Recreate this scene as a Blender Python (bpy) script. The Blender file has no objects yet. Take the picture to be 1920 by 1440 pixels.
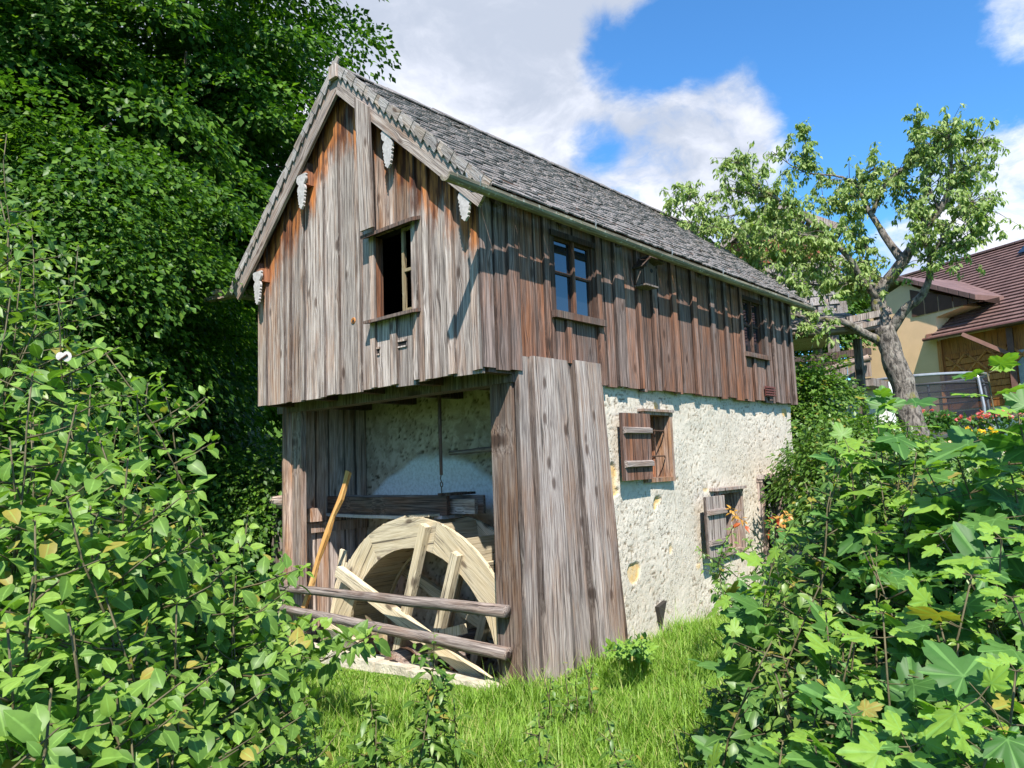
import bpy, math, random
import numpy as np
from mathutils import Vector, Matrix, noise as mn
random.seed(7); rng = np.random.default_rng(11)
PI = math.pi
S = bpy.context.scene
COL = S.collection

# ------------------------------------------------------------------ camera
F, CX, CY = 1385.0, 960.0, 720.0
R = np.array([[0.6665283977, -0.7446009706, -0.0361841075],
              [0.0579150456, 0.1001117506, -0.9932892252],
              [0.7432265755, 0.6599598715, 0.1098509239]])
CAM = np.array([-4.117, -3.636, 1.62])
cam_d = bpy.data.cameras.new('camera'); cam = bpy.data.objects.new('camera', cam_d); COL.objects.link(cam)
cam_d.sensor_width = 36; cam_d.lens = F / 1920 * 36; cam_d.clip_start = .05; cam_d.clip_end = 2000
M = Matrix.Identity(4)
for i in range(3):
    M[i][0] = R[0][i]; M[i][1] = -R[1][i]; M[i][2] = -R[2][i]; M[i][3] = CAM[i]
cam.matrix_world = M
S.camera = cam

# ------------------------------------------------------------------ light
SUNV = Vector((-.55, -.557, .94)).normalized()
sun_d = bpy.data.lights.new('sun', 'SUN'); sun_d.energy = 5.0; sun_d.angle = math.radians(.53)
sun_d.color = (1, .95, .87)
sun = bpy.data.objects.new('sun', sun_d); COL.objects.link(sun)
sun.rotation_euler = SUNV.to_track_quat('Z', 'Y').to_euler(); sun.location = (-20, -20, 30)
S.view_settings.view_transform = 'Standard'; S.view_settings.look = 'None'
S.view_settings.exposure = 0.93; S.view_settings.gamma = 1
S.view_settings.use_curve_mapping = False

# ------------------------------------------------------------------ node helper
class NT:
    def __init__(s, nt): s.nt = nt
    def n(s, t, ins=None, **kw):
        nd = s.nt.nodes.new(t)
        for k, v in kw.items(): setattr(nd, k, v)
        for k, v in (ins or {}).items():
            sock = nd.inputs[k]
            if isinstance(v, bpy.types.NodeSocket): s.nt.links.new(v, sock)
            else:
                try: sock.default_value = v
                except Exception: sock.default_value = (*v, 1) if hasattr(v, '__len__') else v
        return nd
    def math(s, op, a, b=0., c=0., clamp=False):
        return s.n('ShaderNodeMath', {0: a, 1: b, 2: c}, operation=op, use_clamp=clamp).outputs[0]
    def vm(s, op, a, b=(0, 0, 0)):
        nd = s.n('ShaderNodeVectorMath', {0: a, 1: b}, operation=op)
        return nd.outputs['Value'] if op in ('DOT_PRODUCT', 'LENGTH', 'DISTANCE') else nd.outputs[0]
    def noise(s, v, scale, detail=3, rough=.55, dist=0., vec=None):
        if vec is not None: v = s.vm('MULTIPLY', v, vec)
        return s.n('ShaderNodeTexNoise', {'Vector': v, 'Scale': scale, 'Detail': detail, 'Roughness': rough, 'Distortion': dist}).outputs[0]
    def mix(s, f, a, b, bt='MIX'):
        nd = s.n('ShaderNodeMix', data_type='RGBA', blend_type=bt)
        for i, v in ((0, f), (6, a), (7, b)):
            if isinstance(v, bpy.types.NodeSocket): s.nt.links.new(v, nd.inputs[i])
            else: nd.inputs[i].default_value = v if i == 0 else (*v, 1)
        return nd.outputs[2]
    def ss(s, v, a, b):
        return s.n('ShaderNodeMapRange', {0: v, 1: a, 2: b, 3: 0., 4: 1.}, interpolation_type='SMOOTHSTEP').outputs[0]
    def ramp(s, v, pts):
        nd = s.n('ShaderNodeValToRGB', {0: v}); cr = nd.color_ramp
        while len(cr.elements) < len(pts): cr.elements.new(.5)
        for e, (p, c) in zip(cr.elements, pts): e.position = p; e.color = (*c, 1)
        return nd.outputs[0]
    def bump(s, h, strength=.5, dist=.01):
        return s.n('ShaderNodeBump', {'Height': h, 'Strength': strength, 'Distance': dist}).outputs[0]

def newmat(name):
    m = bpy.data.materials.new(name); m.use_nodes = True; m.node_tree.nodes.clear()
    return m, NT(m.node_tree)
def finish(m, t, sh):
    t.n('ShaderNodeOutputMaterial', {0: sh}); return m
def princ(t, col, rough=.7, normal=None, **kw):
    d = {'Base Color': col, 'Roughness': rough}
    if normal is not None: d['Normal'] = normal
    for k, v in kw.items(): d[k.replace('_', ' ')] = v
    return t.n('ShaderNodeBsdfPrincipled', d).outputs[0]
def flat(name, col, rough=.6, var=.15, scale=8., metal=0., bump=.2, bd=.005):
    m, t = newmat(name)
    p = t.n('ShaderNodeTexCoord').outputs['Object']
    n = t.noise(p, scale, 5, .6)
    c = t.mix(t.ss(n, .3, .7), [x * (1 - var) for x in col], [min(1, x * (1 + var)) for x in col])
    return finish(m, t, princ(t, c, rough, t.bump(t.noise(p, scale * 5, 4), bump, bd), Metallic=metal))

# ------------------------------------------------------------------ world: daylight sky with cumulus
W = bpy.data.worlds.new('World'); S.world = W; W.use_nodes = True; W.node_tree.nodes.clear()
t = NT(W.node_tree)
sky = t.n('ShaderNodeTexSky', sky_type='NISHITA')
sky.sun_disc = False; sky.sun_elevation = math.asin(SUNV.z); sky.sun_rotation = math.atan2(SUNV.x, SUNV.y)
sky.altitude = 700; sky.air_density = 1.0; sky.dust_density = .3; sky.ozone_density = 2.2
gd = t.n('ShaderNodeTexCoord').outputs['Generated']
up = t.n('ShaderNodeSeparateXYZ', {0: gd}).outputs[2]
# project the direction on a cloud deck so clouds flatten towards the horizon
inv = t.math('DIVIDE', 1., t.math('ADD', t.math('MAXIMUM', up, 0.), .32))
deck = t.n('ShaderNodeVectorMath', {0: gd, 'Scale': inv}, operation='SCALE').outputs[0]
warp = t.n('ShaderNodeTexNoise', {'Vector': deck, 'Scale': 3.2, 'Detail': 6.}).outputs[1]
deckw = t.vm('ADD', deck, t.vm('MULTIPLY', t.vm('SUBTRACT', warp, (.5, .5, .5)), (.22, .22, .22)))
n1 = t.noise(deckw, 1.5, 10, .6)
n2 = t.noise(deckw, 6.5, 9, .62)
def lobe(px, py, r0, r1):   # soft disc of sky: 1 inside r0, 0 beyond r1
    r = R.T @ np.array([px - CX, py - CY, F]); v = Vector(r).normalized()
    return t.ss(t.vm('DOT_PRODUCT', gd, tuple(v)), math.cos(math.atan(r1 / F)), math.cos(math.atan(r0 / F)))
def mx(a, b): return t.math('MAXIMUM', a, b)
def amp(l, k): return t.math('MULTIPLY', l, k)
cov = amp(lobe(760, 60, 360, 640), .62)
cov = mx(cov, amp(lobe(1000, 60, 60, 300), .46))
cov = mx(cov, amp(lobe(1020, 260, 60, 300), .52))
cov = mx(cov, amp(lobe(1240, 270, 130, 270), .48))
cov = mx(cov, amp(lobe(1330, 340, 60, 170), .40))
cov = mx(cov, amp(lobe(1180, 420, 60, 260), .50))
cov = mx(cov, amp(lobe(1410, 70, 20, 190), .27))
cov = mx(cov, amp(lobe(1900, 380, 40, 210), .33))
cov = mx(cov, amp(lobe(1800, 560, 60, 250), .36))
cov = mx(cov, amp(lobe(1940, 20, 10, 120), .30))
cov = mx(cov, t.math('MULTIPLY', t.ss(t.vm('DOT_PRODUCT', gd, (-.6, -.5, .6)), -.2, .8), .30))
cov = t.math('SUBTRACT', cov, amp(lobe(1170, 110, 10, 110), .26))
cov = t.math('SUBTRACT', cov, amp(lobe(1300, 40, 30, 120), .22))
cov = t.math('SUBTRACT', cov, amp(lobe(1110, 275, 5, 75), .20))
cm = t.ss(t.math('ADD', t.math('ADD', t.math('MULTIPLY', n1, .60), t.math('MULTIPLY', n2, .50)), cov), .80, 1.02)
shade = t.ss(t.math('SUBTRACT', t.math('ADD', t.noise(deckw, 2.6, 7, .55), t.math('MULTIPLY', n2, .55)), t.math('MULTIPLY', cov, .25)), .50, .86)
ccol = t.mix(shade, (2.1, 2.35, 2.85), (4.0, 4.1, 4.5))
tint = t.mix(1., sky.outputs[0], (.38, .74, .98), 'MULTIPLY')
final = t.mix(cm, tint, ccol)
bg = t.n('ShaderNodeBackground', {0: final, 1: .15})
t.n('ShaderNodeOutputWorld', {0: bg.outputs[0]})

# ------------------------------------------------------------------ object helpers
def setp(o, label=None, cat=None, group=None, kind=None):
    if label: o['label'] = label
    if cat: o['category'] = cat
    if group: o['group'] = group
    if kind: o['kind'] = kind
    return o
def empty(name, loc=(0, 0, 0), label=None, cat=None, group=None):
    o = bpy.data.objects.new(name, None); o.location = loc; o.empty_display_size = .1; COL.objects.link(o)
    return setp(o, label, cat, group)
def link(me, name, mat=None, parent=None, mw=None, color=None, **kw):
    if mat and not me.materials:
        for m_ in (mat if isinstance(mat, (list, tuple)) else [mat]): me.materials.append(m_)
    o = bpy.data.objects.new(name, me); COL.objects.link(o)
    if mw is not None: o.matrix_world = mw
    if parent:
        o.parent = parent
        pl = MWL.get(parent.name) or parent.matrix_basis
        o.matrix_parent_inverse = (pl).inverted()
    MWL[o.name] = (mw.copy() if mw is not None else Matrix.Identity(4))
    if color: o.color = (*color, 1)
    return setp(o, **kw)
MWL = {}
def mk(name, V, Fc, mat=None, parent=None, mw=None, color=None, smooth=False, **kw):
    me = bpy.data.meshes.new(name); me.from_pydata([tuple(v) for v in V], [], [tuple(f) for f in Fc])
    if smooth: me.shade_smooth()
    me.update()
    return link(me, name, mat, parent, mw, color, **kw)
def frame(o, x, y, z):
    m = Matrix.Identity(4)
    for i in range(3): m[i][0] = x[i]; m[i][1] = y[i]; m[i][2] = z[i]; m[i][3] = o[i]
    return m
class MB:
    def __init__(s): s.V = []; s.F = []
    def add(s, V, Fc):
        b = len(s.V); s.V += [tuple(v) for v in V]; s.F += [tuple(i + b for i in f) for f in Fc]; return s
    def box(s, a, b, jit=0.):
        x0, y0, z0 = a; x1, y1, z1 = b
        V = [(x, y, z) for z in (z0, z1) for y in (y0, y1) for x in (x0, x1)]
        if jit: V = [tuple(c + random.uniform(-jit, jit) for c in v) for v in V]
        return s.add(V, [(0, 2, 3, 1), (4, 5, 7, 6), (0, 1, 5, 4), (2, 6, 7, 3), (0, 4, 6, 2), (1, 3, 7, 5)])
    def bar(s, p, q, w, h, upv=(0, 0, 1)):     # rectangular bar from p to q
        p, q = Vector(p), Vector(q); d = (q - p).normalized(); u = Vector(upv)
        sd = d.cross(u).normalized(); u = sd.cross(d)
        V = [c + sd * (i * w / 2) + u * (j * h / 2) for c in (p, q) for j in (-1, 1) for i in (-1, 1)]
        return s.add(V, [(0, 1, 3, 2), (4, 6, 7, 5), (0, 4, 5, 1), (2, 3, 7, 6), (0, 2, 6, 4), (1, 5, 7, 3)])
    def tube(s, pts, rad, n=8, rough=0., caps=True):
        pts = [Vector(p) for p in pts]; V = []; Fc = []
        if not hasattr(rad, '__len__'): rad = [rad] * len(pts)
        prev = None
        for i, p in enumerate(pts):
            d = (pts[min(i + 1, len(pts) - 1)] - pts[max(i - 1, 0)]).normalized()
            a = prev if prev is not None else (Vector((0, 0, 1)) if abs(d.z) < .9 else Vector((1, 0, 0)))
            a = (a - d * a.dot(d)).normalized(); prev = a; b = d.cross(a)
            for k in range(n):
                th = 2 * PI * k / n
                r = rad[i] * (1 + random.uniform(-rough, rough))
                V.append(p + (a * math.cos(th) + b * math.sin(th)) * r)
            if i:
                o = (i - 1) * n
                for k in range(n): Fc.append((o + k, o + (k + 1) % n, o + n + (k + 1) % n, o + n + k))
        if caps:
            Fc.append(tuple(range(n - 1, -1, -1))); o = (len(pts) - 1) * n; Fc.append(tuple(range(o, o + n)))
        return s.add(V, Fc)
    def prism(s, P, ax, a, b):        # polygon P (2D) in the plane normal to axis ax, from a to b
        def v(p, c): q = list(p); q.insert(ax, c); return tuple(q)
        n = len(P); V = [v(p, a) for p in P] + [v(p, b) for p in P]
        return s.add(V, [tuple(range(n)), tuple(range(2 * n - 1, n - 1, -1))] + [(i, i + n, (i + 1) % n + n, (i + 1) % n) for i in range(n)])
    def obj(s, name, mat, parent=None, mw=None, color=None, smooth=False, **kw):
        o = mk(name, s.V, s.F, mat, parent, mw, color, smooth, **kw)
        return o
def fixn(o):
    import bmesh
    bm = bmesh.new(); bm.from_mesh(o.data); bmesh.ops.recalc_face_normals(bm, faces=bm.faces); bm.to_mesh(o.data); bm.free(); return o

def rayd(px, py):
    return R.T @ np.array([px - CX, py - CY, F])
def at(px, py, D):                    # a world point seen in that direction at horizontal distance D
    r = rayd(px, py); return Vector(CAM + r * D / math.hypot(r[0], r[1]))

def sstep(v, a, b):
    v = min(1, max(0, (v - a) / (b - a))); return v * v * (3 - 2 * v)
def ground(x, y):
    z = 1.72 * sstep(x - .35 * max(y, 0) + max(0, -y) * .25, 2.6, 17.5)
    z += -.05 * min(max(y, 0), 2.6) * sstep(-x, -1.5, .2) - .02 * max(0, -x - 1)
    z += 22 * sstep(y - .2 * x, 9, 72) + .0
    z += .04 * mn.noise(Vector((x * .6, y * .6, 3)))
    return z

# ------------------------------------------------------------------ materials
def wood(name, g0, g1, w0, w1, stain=None, bumpd=.004, gs=1.):
    """weathered timber: object colour R = warmth, G = brightness, B = seed"""
    m, t = newmat(name)
    oi = t.n('ShaderNodeObjectInfo')
    p0 = t.n('ShaderNodeTexCoord').outputs['Object']
    sep = t.n('ShaderNodeSeparateColor', {0: oi.outputs['Color']})
    seed = t.math('ADD', t.math('MULTIPLY', sep.outputs[2], 53.), t.math('MULTIPLY', oi.outputs['Random'], 31.))
    p = t.vm('ADD', p0, t.n('ShaderNodeCombineXYZ', {0: seed, 1: seed, 2: seed}).outputs[0])
    # knots bend the grain round them
    kv = t.vm('MULTIPLY', p, (6.5 * gs, 1.3, 2.9 * gs))
    vor = t.n('ShaderNodeTexVoronoi', {'Vector': kv, 'Scale': 1., 'Randomness': 1.}).outputs['Distance']
    knot = t.ss(vor, .20, .08); halo = t.ss(vor, .42, .05)
    bend = t.noise(p, 1., 3, .5, 0, (3 * gs, 3 * gs, .9 * gs))
    pg = t.vm('ADD', p, t.n('ShaderNodeCombineXYZ', {0: t.math('ADD', t.math('MULTIPLY', bend, .016), t.math('MULTIPLY', halo, .020)), 1: 0., 2: 0.}).outputs[0])
    grain = t.noise(pg, 1., 6, .62, .2, (150 * gs, 90 * gs, 3.2 * gs))
    broad = t.noise(pg, 1., 4, .55, 0, (34 * gs, 20 * gs, .8 * gs))
    crack = t.ss(t.noise(pg, 1., 4, .6, 0, (75 * gs, 60 * gs, .9 * gs)), .605, .65)
    patch = t.noise(p, 1., 5, .6, 0, (5, 5, 1.6))
    grey = t.mix(t.ss(grain, .33, .68), g0, g1)
    warm = t.mix(t.ss(grain, .30, .70), w0, w1)
    wf = t.math('ADD', t.math('MULTIPLY', sep.outputs[0], 1.5), t.math('MULTIPLY', t.math('SUBTRACT', t.math('ADD', t.math('MULTIPLY', broad, .8), t.math('MULTIPLY', patch, 1.1)), .98), 2.0), clamp=True)
    c = t.mix(wf, grey, warm)
    if stain:      # timber under the rake that never got rained on keeps its resin colour
        pos = t.n('ShaderNodeNewGeometry').outputs['Position']
        s3 = t.n('ShaderNodeSeparateXYZ', {0: pos})
        rake = t.math('SUBTRACT', 5.07, t.math('MULTIPLY', t.math('ABSOLUTE', t.math('SUBTRACT', s3.outputs[1], 1.57)), .90))
        dz = t.math('SUBTRACT', rake, s3.outputs[2])
        wob = t.math('MULTIPLY', t.noise(pos, 1., 5, .65, 0, (5, 9, 1.8)), 1.25)
        st = t.ss(t.math('ADD', t.math('SUBTRACT', .20, dz), wob), .18, .55)
        st = t.math('MULTIPLY', st, t.ss(s3.outputs[0], -.1, -.26))
        oc = t.mix(t.ss(t.noise(pos, 1., 4, .6, 0, (9, 14, 2.2)), .36, .62), (.085, .022, .010), (.52, .19, .055))
        oc = t.mix(t.ss(grain, .3, .7), t.mix(.55, oc, (.05, .018, .01)), oc)
        c = t.mix(st, c, oc)
    c = t.mix(t.math('MULTIPLY', t.ss(t.noise(p, 1., 4, .65, 0, (16, 14, 1.6)), .54, .70), .6), c, (.055, .042, .038))
    c = t.mix(t.math('MULTIPLY', knot, .75), c, (.045, .022, .014))
    c = t.mix(t.math('MULTIPLY', crack, .8), c, (.022, .017, .015))
    # grime along both long edges of a board (object alpha carries the board width)
    lx = t.n('ShaderNodeSeparateXYZ', {0: p0}).outputs[0]; wdt = oi.outputs['Alpha']
    ed = t.math('MINIMUM', lx, t.math('SUBTRACT', wdt, lx))
    ed = t.ss(t.math('ADD', ed, t.math('MULTIPLY', t.math('SUBTRACT', t.noise(p, 1., 3, .6, 0, (20, 20, 4)), .5), .022)), .011, .002)
    ed = t.math('MULTIPLY', ed, t.math('LESS_THAN', wdt, .95))
    c = t.mix(t.math('MULTIPLY', ed, .66), c, (.03, .022, .019))
    br = t.math('MULTIPLY', sep.outputs[1], 2.)
    c = t.mix(1., c, t.n('ShaderNodeCombineColor', {0: br, 1: br, 2: br}).outputs[0], 'MULTIPLY')
    h = t.math('SUBTRACT', t.math('ADD', t.math('MULTIPLY', grain, .6), t.math('MULTIPLY', broad, .8)), t.math('ADD', t.math('MULTIPLY', crack, 1.2), t.math('MULTIPLY', knot, -.3)))
    return finish(m, t, princ(t, c, .82, t.bump(h, .9, bumpd), Specular_IOR_Level=.25))
M_gable = wood('weathered_gable_board', (.115, .090, .080), (.49, .42, .375), (.11, .045, .022), (.36, .20, .11), stain=True)
M_side = wood('weathered_side_board', (.055, .038, .033), (.27, .20, .175), (.06, .023, .013), (.30, .125, .062))
M_grey = wood('weathered_grey_wood', (.13, .10, .09), (.44, .375, .335), (.10, .042, .022), (.34, .19, .105))
M_pale = wood('pale_sawn_wood', (.36, .295, .195), (.62, .535, .385), (.38, .28, .15), (.58, .46, .28), bumpd=.002)
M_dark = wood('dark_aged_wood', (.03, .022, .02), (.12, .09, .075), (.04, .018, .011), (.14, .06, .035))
M_shingle = wood('roof_shingle', (.10, .09, .088), (.36, .33, .315), (.12, .08, .05), (.28, .22, .17), gs=1.3, bumpd=.003)
M_white = flat('flaking_white_paint', (.42, .385, .37), .6, .18, 30)
M_iron = flat('rusted_iron', (.10, .055, .035), .75, .35, 60, .5)
M_zinc = flat('weathered_zinc', (.28, .28, .27), .5, .2, 20, .6)

m, t = newmat('window_glass')
p = t.n('ShaderNodeTexCoord').outputs['Object']
M_glass = finish(m, t, princ(t, (.012, .016, .022), .03, t.bump(t.noise(p, 3, 2), .12, .01), IOR=2.1))

m, t = newmat('lime_plaster')
pos = t.n('ShaderNodeNewGeometry').outputs['Position']
at_ = t.n('ShaderNodeVertexColor', layer_name='mask')
sc_ = t.n('ShaderNodeSeparateColor', {0: at_.outputs[0]})
n = t.noise(pos, 1.3, 5, .6); f = t.noise(pos, 38, 6, .65); f2 = t.noise(pos, 9, 5, .6)
c = t.mix(t.ss(n, .35, .65), (.58, .52, .435), (.51, .455, .375))
c = t.mix(t.ss(f2, .5, .75), c, (.50, .42, .325))
c = t.mix(t.math('MULTIPLY', t.ss(f, .55, .72), .35), c, (.36, .31, .25))
def strokes(vec, sc, seedv, w, lo):   # curved trowel scratches: broken contour lines of a noise field
    q = t.vm('ADD', t.vm('MULTIPLY', pos, vec), seedv)
    ln_ = t.ss(t.math('ABSOLUTE', t.math('SUBTRACT', t.noise(q, sc, 2, .5, .6), .5)), w, w * .25)
    return t.math('MULTIPLY', ln_, t.ss(t.noise(q, sc * 1.9, 2), lo, lo + .08))
stk_ = t.math('MAXIMUM', strokes((1, 1, 1.3), 13, (0, 0, 0), .020, .50), strokes((1.3, 1, 1), 21, (9, 3, 4), .026, .52))
stk_ = t.math('MULTIPLY', stk_, t.ss(t.noise(pos, 3.2, 4), .36, .56))
c = t.mix(sc_.outputs[1], c, t.mix(t.ss(f2, .3, .7), (.30, .235, .16), (.14, .11, .075)))
c = t.mix(t.math('MULTIPLY', stk_, .85), c, (.15, .115, .08))       # pits where the coat has gone
c = t.mix(sc_.outputs[0], c, t.mix(t.ss(f2, .35, .65), (.58, .37, .14), (.56, .44, .27)))      # ochre undercoat
c = t.mix(sc_.outputs[2], c, t.mix(t.ss(f2, .3, .7), (.55, .60, .66), (.66, .69, .72)))        # limewashed render in the wheel pit
M_plaster = finish(m, t, princ(t, c, .95, t.bump(t.math('SUBTRACT', t.math('ADD', f, t.noise(pos, 110, 4)), t.math('MULTIPLY', stk_, 2.)), .6, .005), Specular_IOR_Level=.1))

m, t = newmat('pit_rubble_wall')
pos = t.n('ShaderNodeNewGeometry').outputs['Position']
at_ = t.n('ShaderNodeVertexColor', layer_name='mask'); sc_ = t.n('ShaderNodeSeparateColor', {0: at_.outputs[0]})
f = t.noise(pos, 30, 6, .65); f2 = t.noise(pos, 7, 5, .65, .6)
c = t.mix(t.ss(f2, .38, .62), (.54, .45, .355), (.36, .285, .215))
c = t.mix(sc_.outputs[1], c, (.10, .07, .045))
c = t.mix(sc_.outputs[2], c, t.mix(t.ss(f, .35, .8), (.76, .77, .78), (.5, .49, .47)))
M_pit = finish(m, t, princ(t, c, .95, t.bump(f, .6, .008), Specular_IOR_Level=.1))

m, t = newmat('meadow_soil')
pos = t.n('ShaderNodeNewGeometry').outputs['Position']
a = t.noise(pos, .8, 6, .6); b = t.noise(pos, 25, 5, .6)
c = t.mix(t.ss(a, .35, .65), (.050, .105, .014), (.085, .16, .022))
c = t.mix(t.math('MULTIPLY', t.ss(b, .5, .7), .5), c, (.05, .055, .018))
M_ground = finish(m, t, princ(t, c, .95, t.bump(b, .7, .03), Specular_IOR_Level=.1))

def leafmat(name, c0, c1, c2, trans=.32, gloss=.38, vein=True, spec=.45):
    m, t = newmat(name)
    oi = t.n('ShaderNodeObjectInfo')
    a = t.n('ShaderNodeVertexColor', layer_name='leaf'); s = t.n('ShaderNodeSeparateColor', {0: a.outputs[0]})
    rnd = t.math('FRACT', t.math('ADD', s.outputs[0], oi.outputs['Random']))
    young = s.outputs[2]
    c = t.mix(rnd, c0, c1)
    c = t.mix(young, c, c2)
    if vein: c = t.mix(t.math('MULTIPLY', t.math('GREATER_THAN', rnd, .965), .75), c, (.34, .24, .05))
    if vein: c = t.mix(t.math('MULTIPLY', t.ss(s.outputs[1], .16, .02), .45), c, [min(1, x * 1.8 + .03) for x in c1])
    pos = t.n('ShaderNodeNewGeometry').outputs['Position']
    c = t.mix(t.math('MULTIPLY', t.ss(t.noise(pos, 45, 3), .45, .75), .3), c, [x * .6 for x in c0])
    b = princ(t, c, gloss, None, Specular_IOR_Level=spec)
    tc = t.mix(1., c, (1.5, 1.75, .55), 'MULTIPLY')
    tr = t.n('ShaderNodeBsdfTranslucent', {0: tc}).outputs[0]
    return finish(m, t, t.n('ShaderNodeMixShader', {0: trans, 1: b, 2: tr}).outputs[0])
M_leafL = leafmat('bush_leaf', (.082, .165, .024), (.15, .26, .045), (.22, .34, .05), gloss=.47, spec=.35)
M_leafR = leafmat('maple_leaf', (.045, .125, .026), (.095, .20, .042), (.23, .37, .045), gloss=.5, spec=.3)
M_leafD = leafmat('small_leaf', (.055, .125, .018), (.11, .20, .035), (.20, .29, .05), gloss=.42)
M_leafT = leafmat('canopy_leaf', (.022, .066, .010), (.090, .185, .020), (.20, .33, .04), vein=False, gloss=.45, spec=.3)
M_leafF = leafmat('fruit_tree_leaf', (.14, .22, .050), (.27, .35, .11), (.36, .42, .17), vein=False, gloss=.5, spec=.3)
M_red = leafmat('red_leaf', (.30, .035, .015), (.42, .10, .02), (.5, .3, .05), gloss=.4)
M_grass = leafmat('grass_blade', (.125, .24, .020), (.26, .41, .058), (.46, .42, .17), trans=.35, gloss=.5, vein=False, spec=.3)
M_bark = flat('bark', (.13, .095, .07), .95, .5, 14, 0, 1., .03)
M_stem = flat('green_brown_stem', (.085, .07, .03), .7, .3, 30)

# ------------------------------------------------------------------ numpy mesh of many leaves
def npmesh(name, V, T, C=None, mat=None, smooth=False):
    me = bpy.data.meshes.new(name)
    nv, nt = len(V), len(T)
    me.vertices.add(nv); me.vertices.foreach_set('co', np.asarray(V, np.float32).ravel())
    me.loops.add(nt * 3); me.loops.foreach_set('vertex_index', np.asarray(T, np.int32).ravel())
    me.polygons.add(nt); me.polygons.foreach_set('loop_start', np.arange(0, nt * 3, 3, dtype=np.int32))
    me.polygons.foreach_set('loop_total', np.full(nt, 3, np.int32))
    if smooth: me.polygons.foreach_set('use_smooth', np.ones(nt, bool))
    me.update(calc_edges=True)
    if C is not None:
        ca = me.color_attributes.new('leaf', 'FLOAT_COLOR', 'POINT')
        ca.data.foreach_set('color', np.asarray(C, np.float32).ravel())
    if mat: me.materials.append(mat)
    return me
def tmpl_ovate(nseg=4, width=.34, droop=.12, fold=.10, base=.35):
    V = []; A = []
    for i in range(nseg + 1):
        s = i / nseg; w = width * (math.sin(PI * min(1, s ** .8)) ** .8) if 0 < s < 1 else .012
        z = -droop * s * s + .03 * math.sin(s * 5)
        V += [(-w, s, z + fold * w * 2), (0, s, z), (w, s, z + fold * w * 2)]; A += [1, 0, 1]
    T = []
    for i in range(nseg):
        o = i * 3
        for k in (0, 1): T += [(o + k, o + k + 1, o + k + 4), (o + k, o + k + 4, o + k + 3)]
    return np.array(V), np.array(T), np.array(A, float)
def tmpl_rhomb(w=.32, fold=.08, droop=.1):
    return (np.array([(0, 0, 0), (-w, .45, fold), (0, 1, -droop), (w, .45, fold)]), np.array([(0, 3, 2), (0, 2, 1)]), np.array([0, 1, 0, 1.]))
def tmpl_maple(seed=0, k5=5):
    rr = random.Random(seed)
    lobes = [(-128, .42), (-62, .66), (0, .92), (62, .66), (128, .42)] if k5 == 5 else [(-70, .62), (0, .9), (70, .62)]
    P = []
    for i, (a, L) in enumerate(lobes):
        a += rr.uniform(-4, 4); L *= rr.uniform(.93, 1.06)
        for da, f_ in ((-24, .68), (-15, .82), (-11, .78), (-5, .92), (0, 1.), (5, .92), (11, .78), (15, .82), (24, .68)): P.append((a + da, L * f_))
        if i < len(lobes) - 1: P.append(((lobes[i][0] + lobes[i + 1][0]) / 2, .44))
    P = [(-176, .1)] + P + [(176, .1)]
    V = [(0, 0, 0)]; A = [0]
    for a, r_ in P:
        th = math.radians(a); x, y = r_ * math.sin(th), r_ * math.cos(th)
        near = min(abs(a - l[0]) for l in lobes)
        V.append((x, y, -.16 * r_ * r_ + .05 * math.sin(near / 9) - .03)); A.append(0. if near < 5 else 1.)
    V = np.array(V); V[:, 1] += .12
    T = [(0, i, i + 1) for i in range(1, len(P))]
    T = [(a, c_, b) for a, b, c_ in T]
    return V, np.array(T), np.array(A, float)
def place_leaves(tm, P, D, N, S_, rnd, young):
    V0, T0, A0 = tm; n = len(P); k = len(V0)
    D = D / np.linalg.norm(D, axis=1, keepdims=True)
    N = N - (N * D).sum(1, keepdims=True) * D; N /= np.linalg.norm(N, axis=1, keepdims=True) + 1e-9
    X = np.cross(D, N)
    V = (P[:, None, :] + S_[:, None, None] * (V0[None, :, 0:1] * X[:, None, :] + V0[None, :, 1:2] * D[:, None, :] + V0[None, :, 2:3] * N[:, None, :])).reshape(-1, 3)
    T = (T0[None] + (np.arange(n) * k)[:, None, None]).reshape(-1, 3)
    C = np.ones((n, k, 4)); C[:, :, 0] = rnd[:, None]; C[:, :, 1] = A0[None]; C[:, :, 2] = young[:, None]
    return V, T, C.reshape(-1, 4)
def proto_leaf(name, tm, mat, young=0.):
    V, T, A = tm
    C = np.ones((len(V), 4)); C[:, 0] = .1; C[:, 1] = A; C[:, 2] = young
    return npmesh(name, V, T, C, mat, smooth=True)
def project(P):
    q = (np.asarray(P) - CAM) @ R.T
    return np.stack([CX + F * q[:, 0] / q[:, 2], CY + F * q[:, 1] / q[:, 2], q[:, 2]], 1)

# ================================================================== SETTING: ground
gx = np.concatenate([np.linspace(-300, -20, 12)[:-1], np.linspace(-20, -6, 12)[:-1], np.linspace(-6, 8, 113)[:-1], np.linspace(8, 30, 34)[:-1], np.linspace(30, 400, 16)])
gy = np.concatenate([np.linspace(-300, -20, 12)[:-1], np.linspace(-20, -6, 12)[:-1], np.linspace(-6, 8, 113)[:-1], np.linspace(8, 30, 34)[:-1], np.linspace(30, 400, 16)])
V = []; Fc = []
for y in gy:
    for x in gx: V.append((x, y, ground(x, y)))
nx = len(gx)
for j in range(len(gy) - 1):
    for i in range(nx - 1):
        mx, my = (gx[i] + gx[i + 1]) / 2, (gy[j] + gy[j + 1]) / 2
        if .05 < mx < 5.2 and .1 < my < 3.0: continue
        Fc.append((j * nx + i, j * nx + i + 1, (j + 1) * nx + i + 1, (j + 1) * nx + i))
mk('ground', V, Fc, M_ground, smooth=True, kind='structure')

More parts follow.
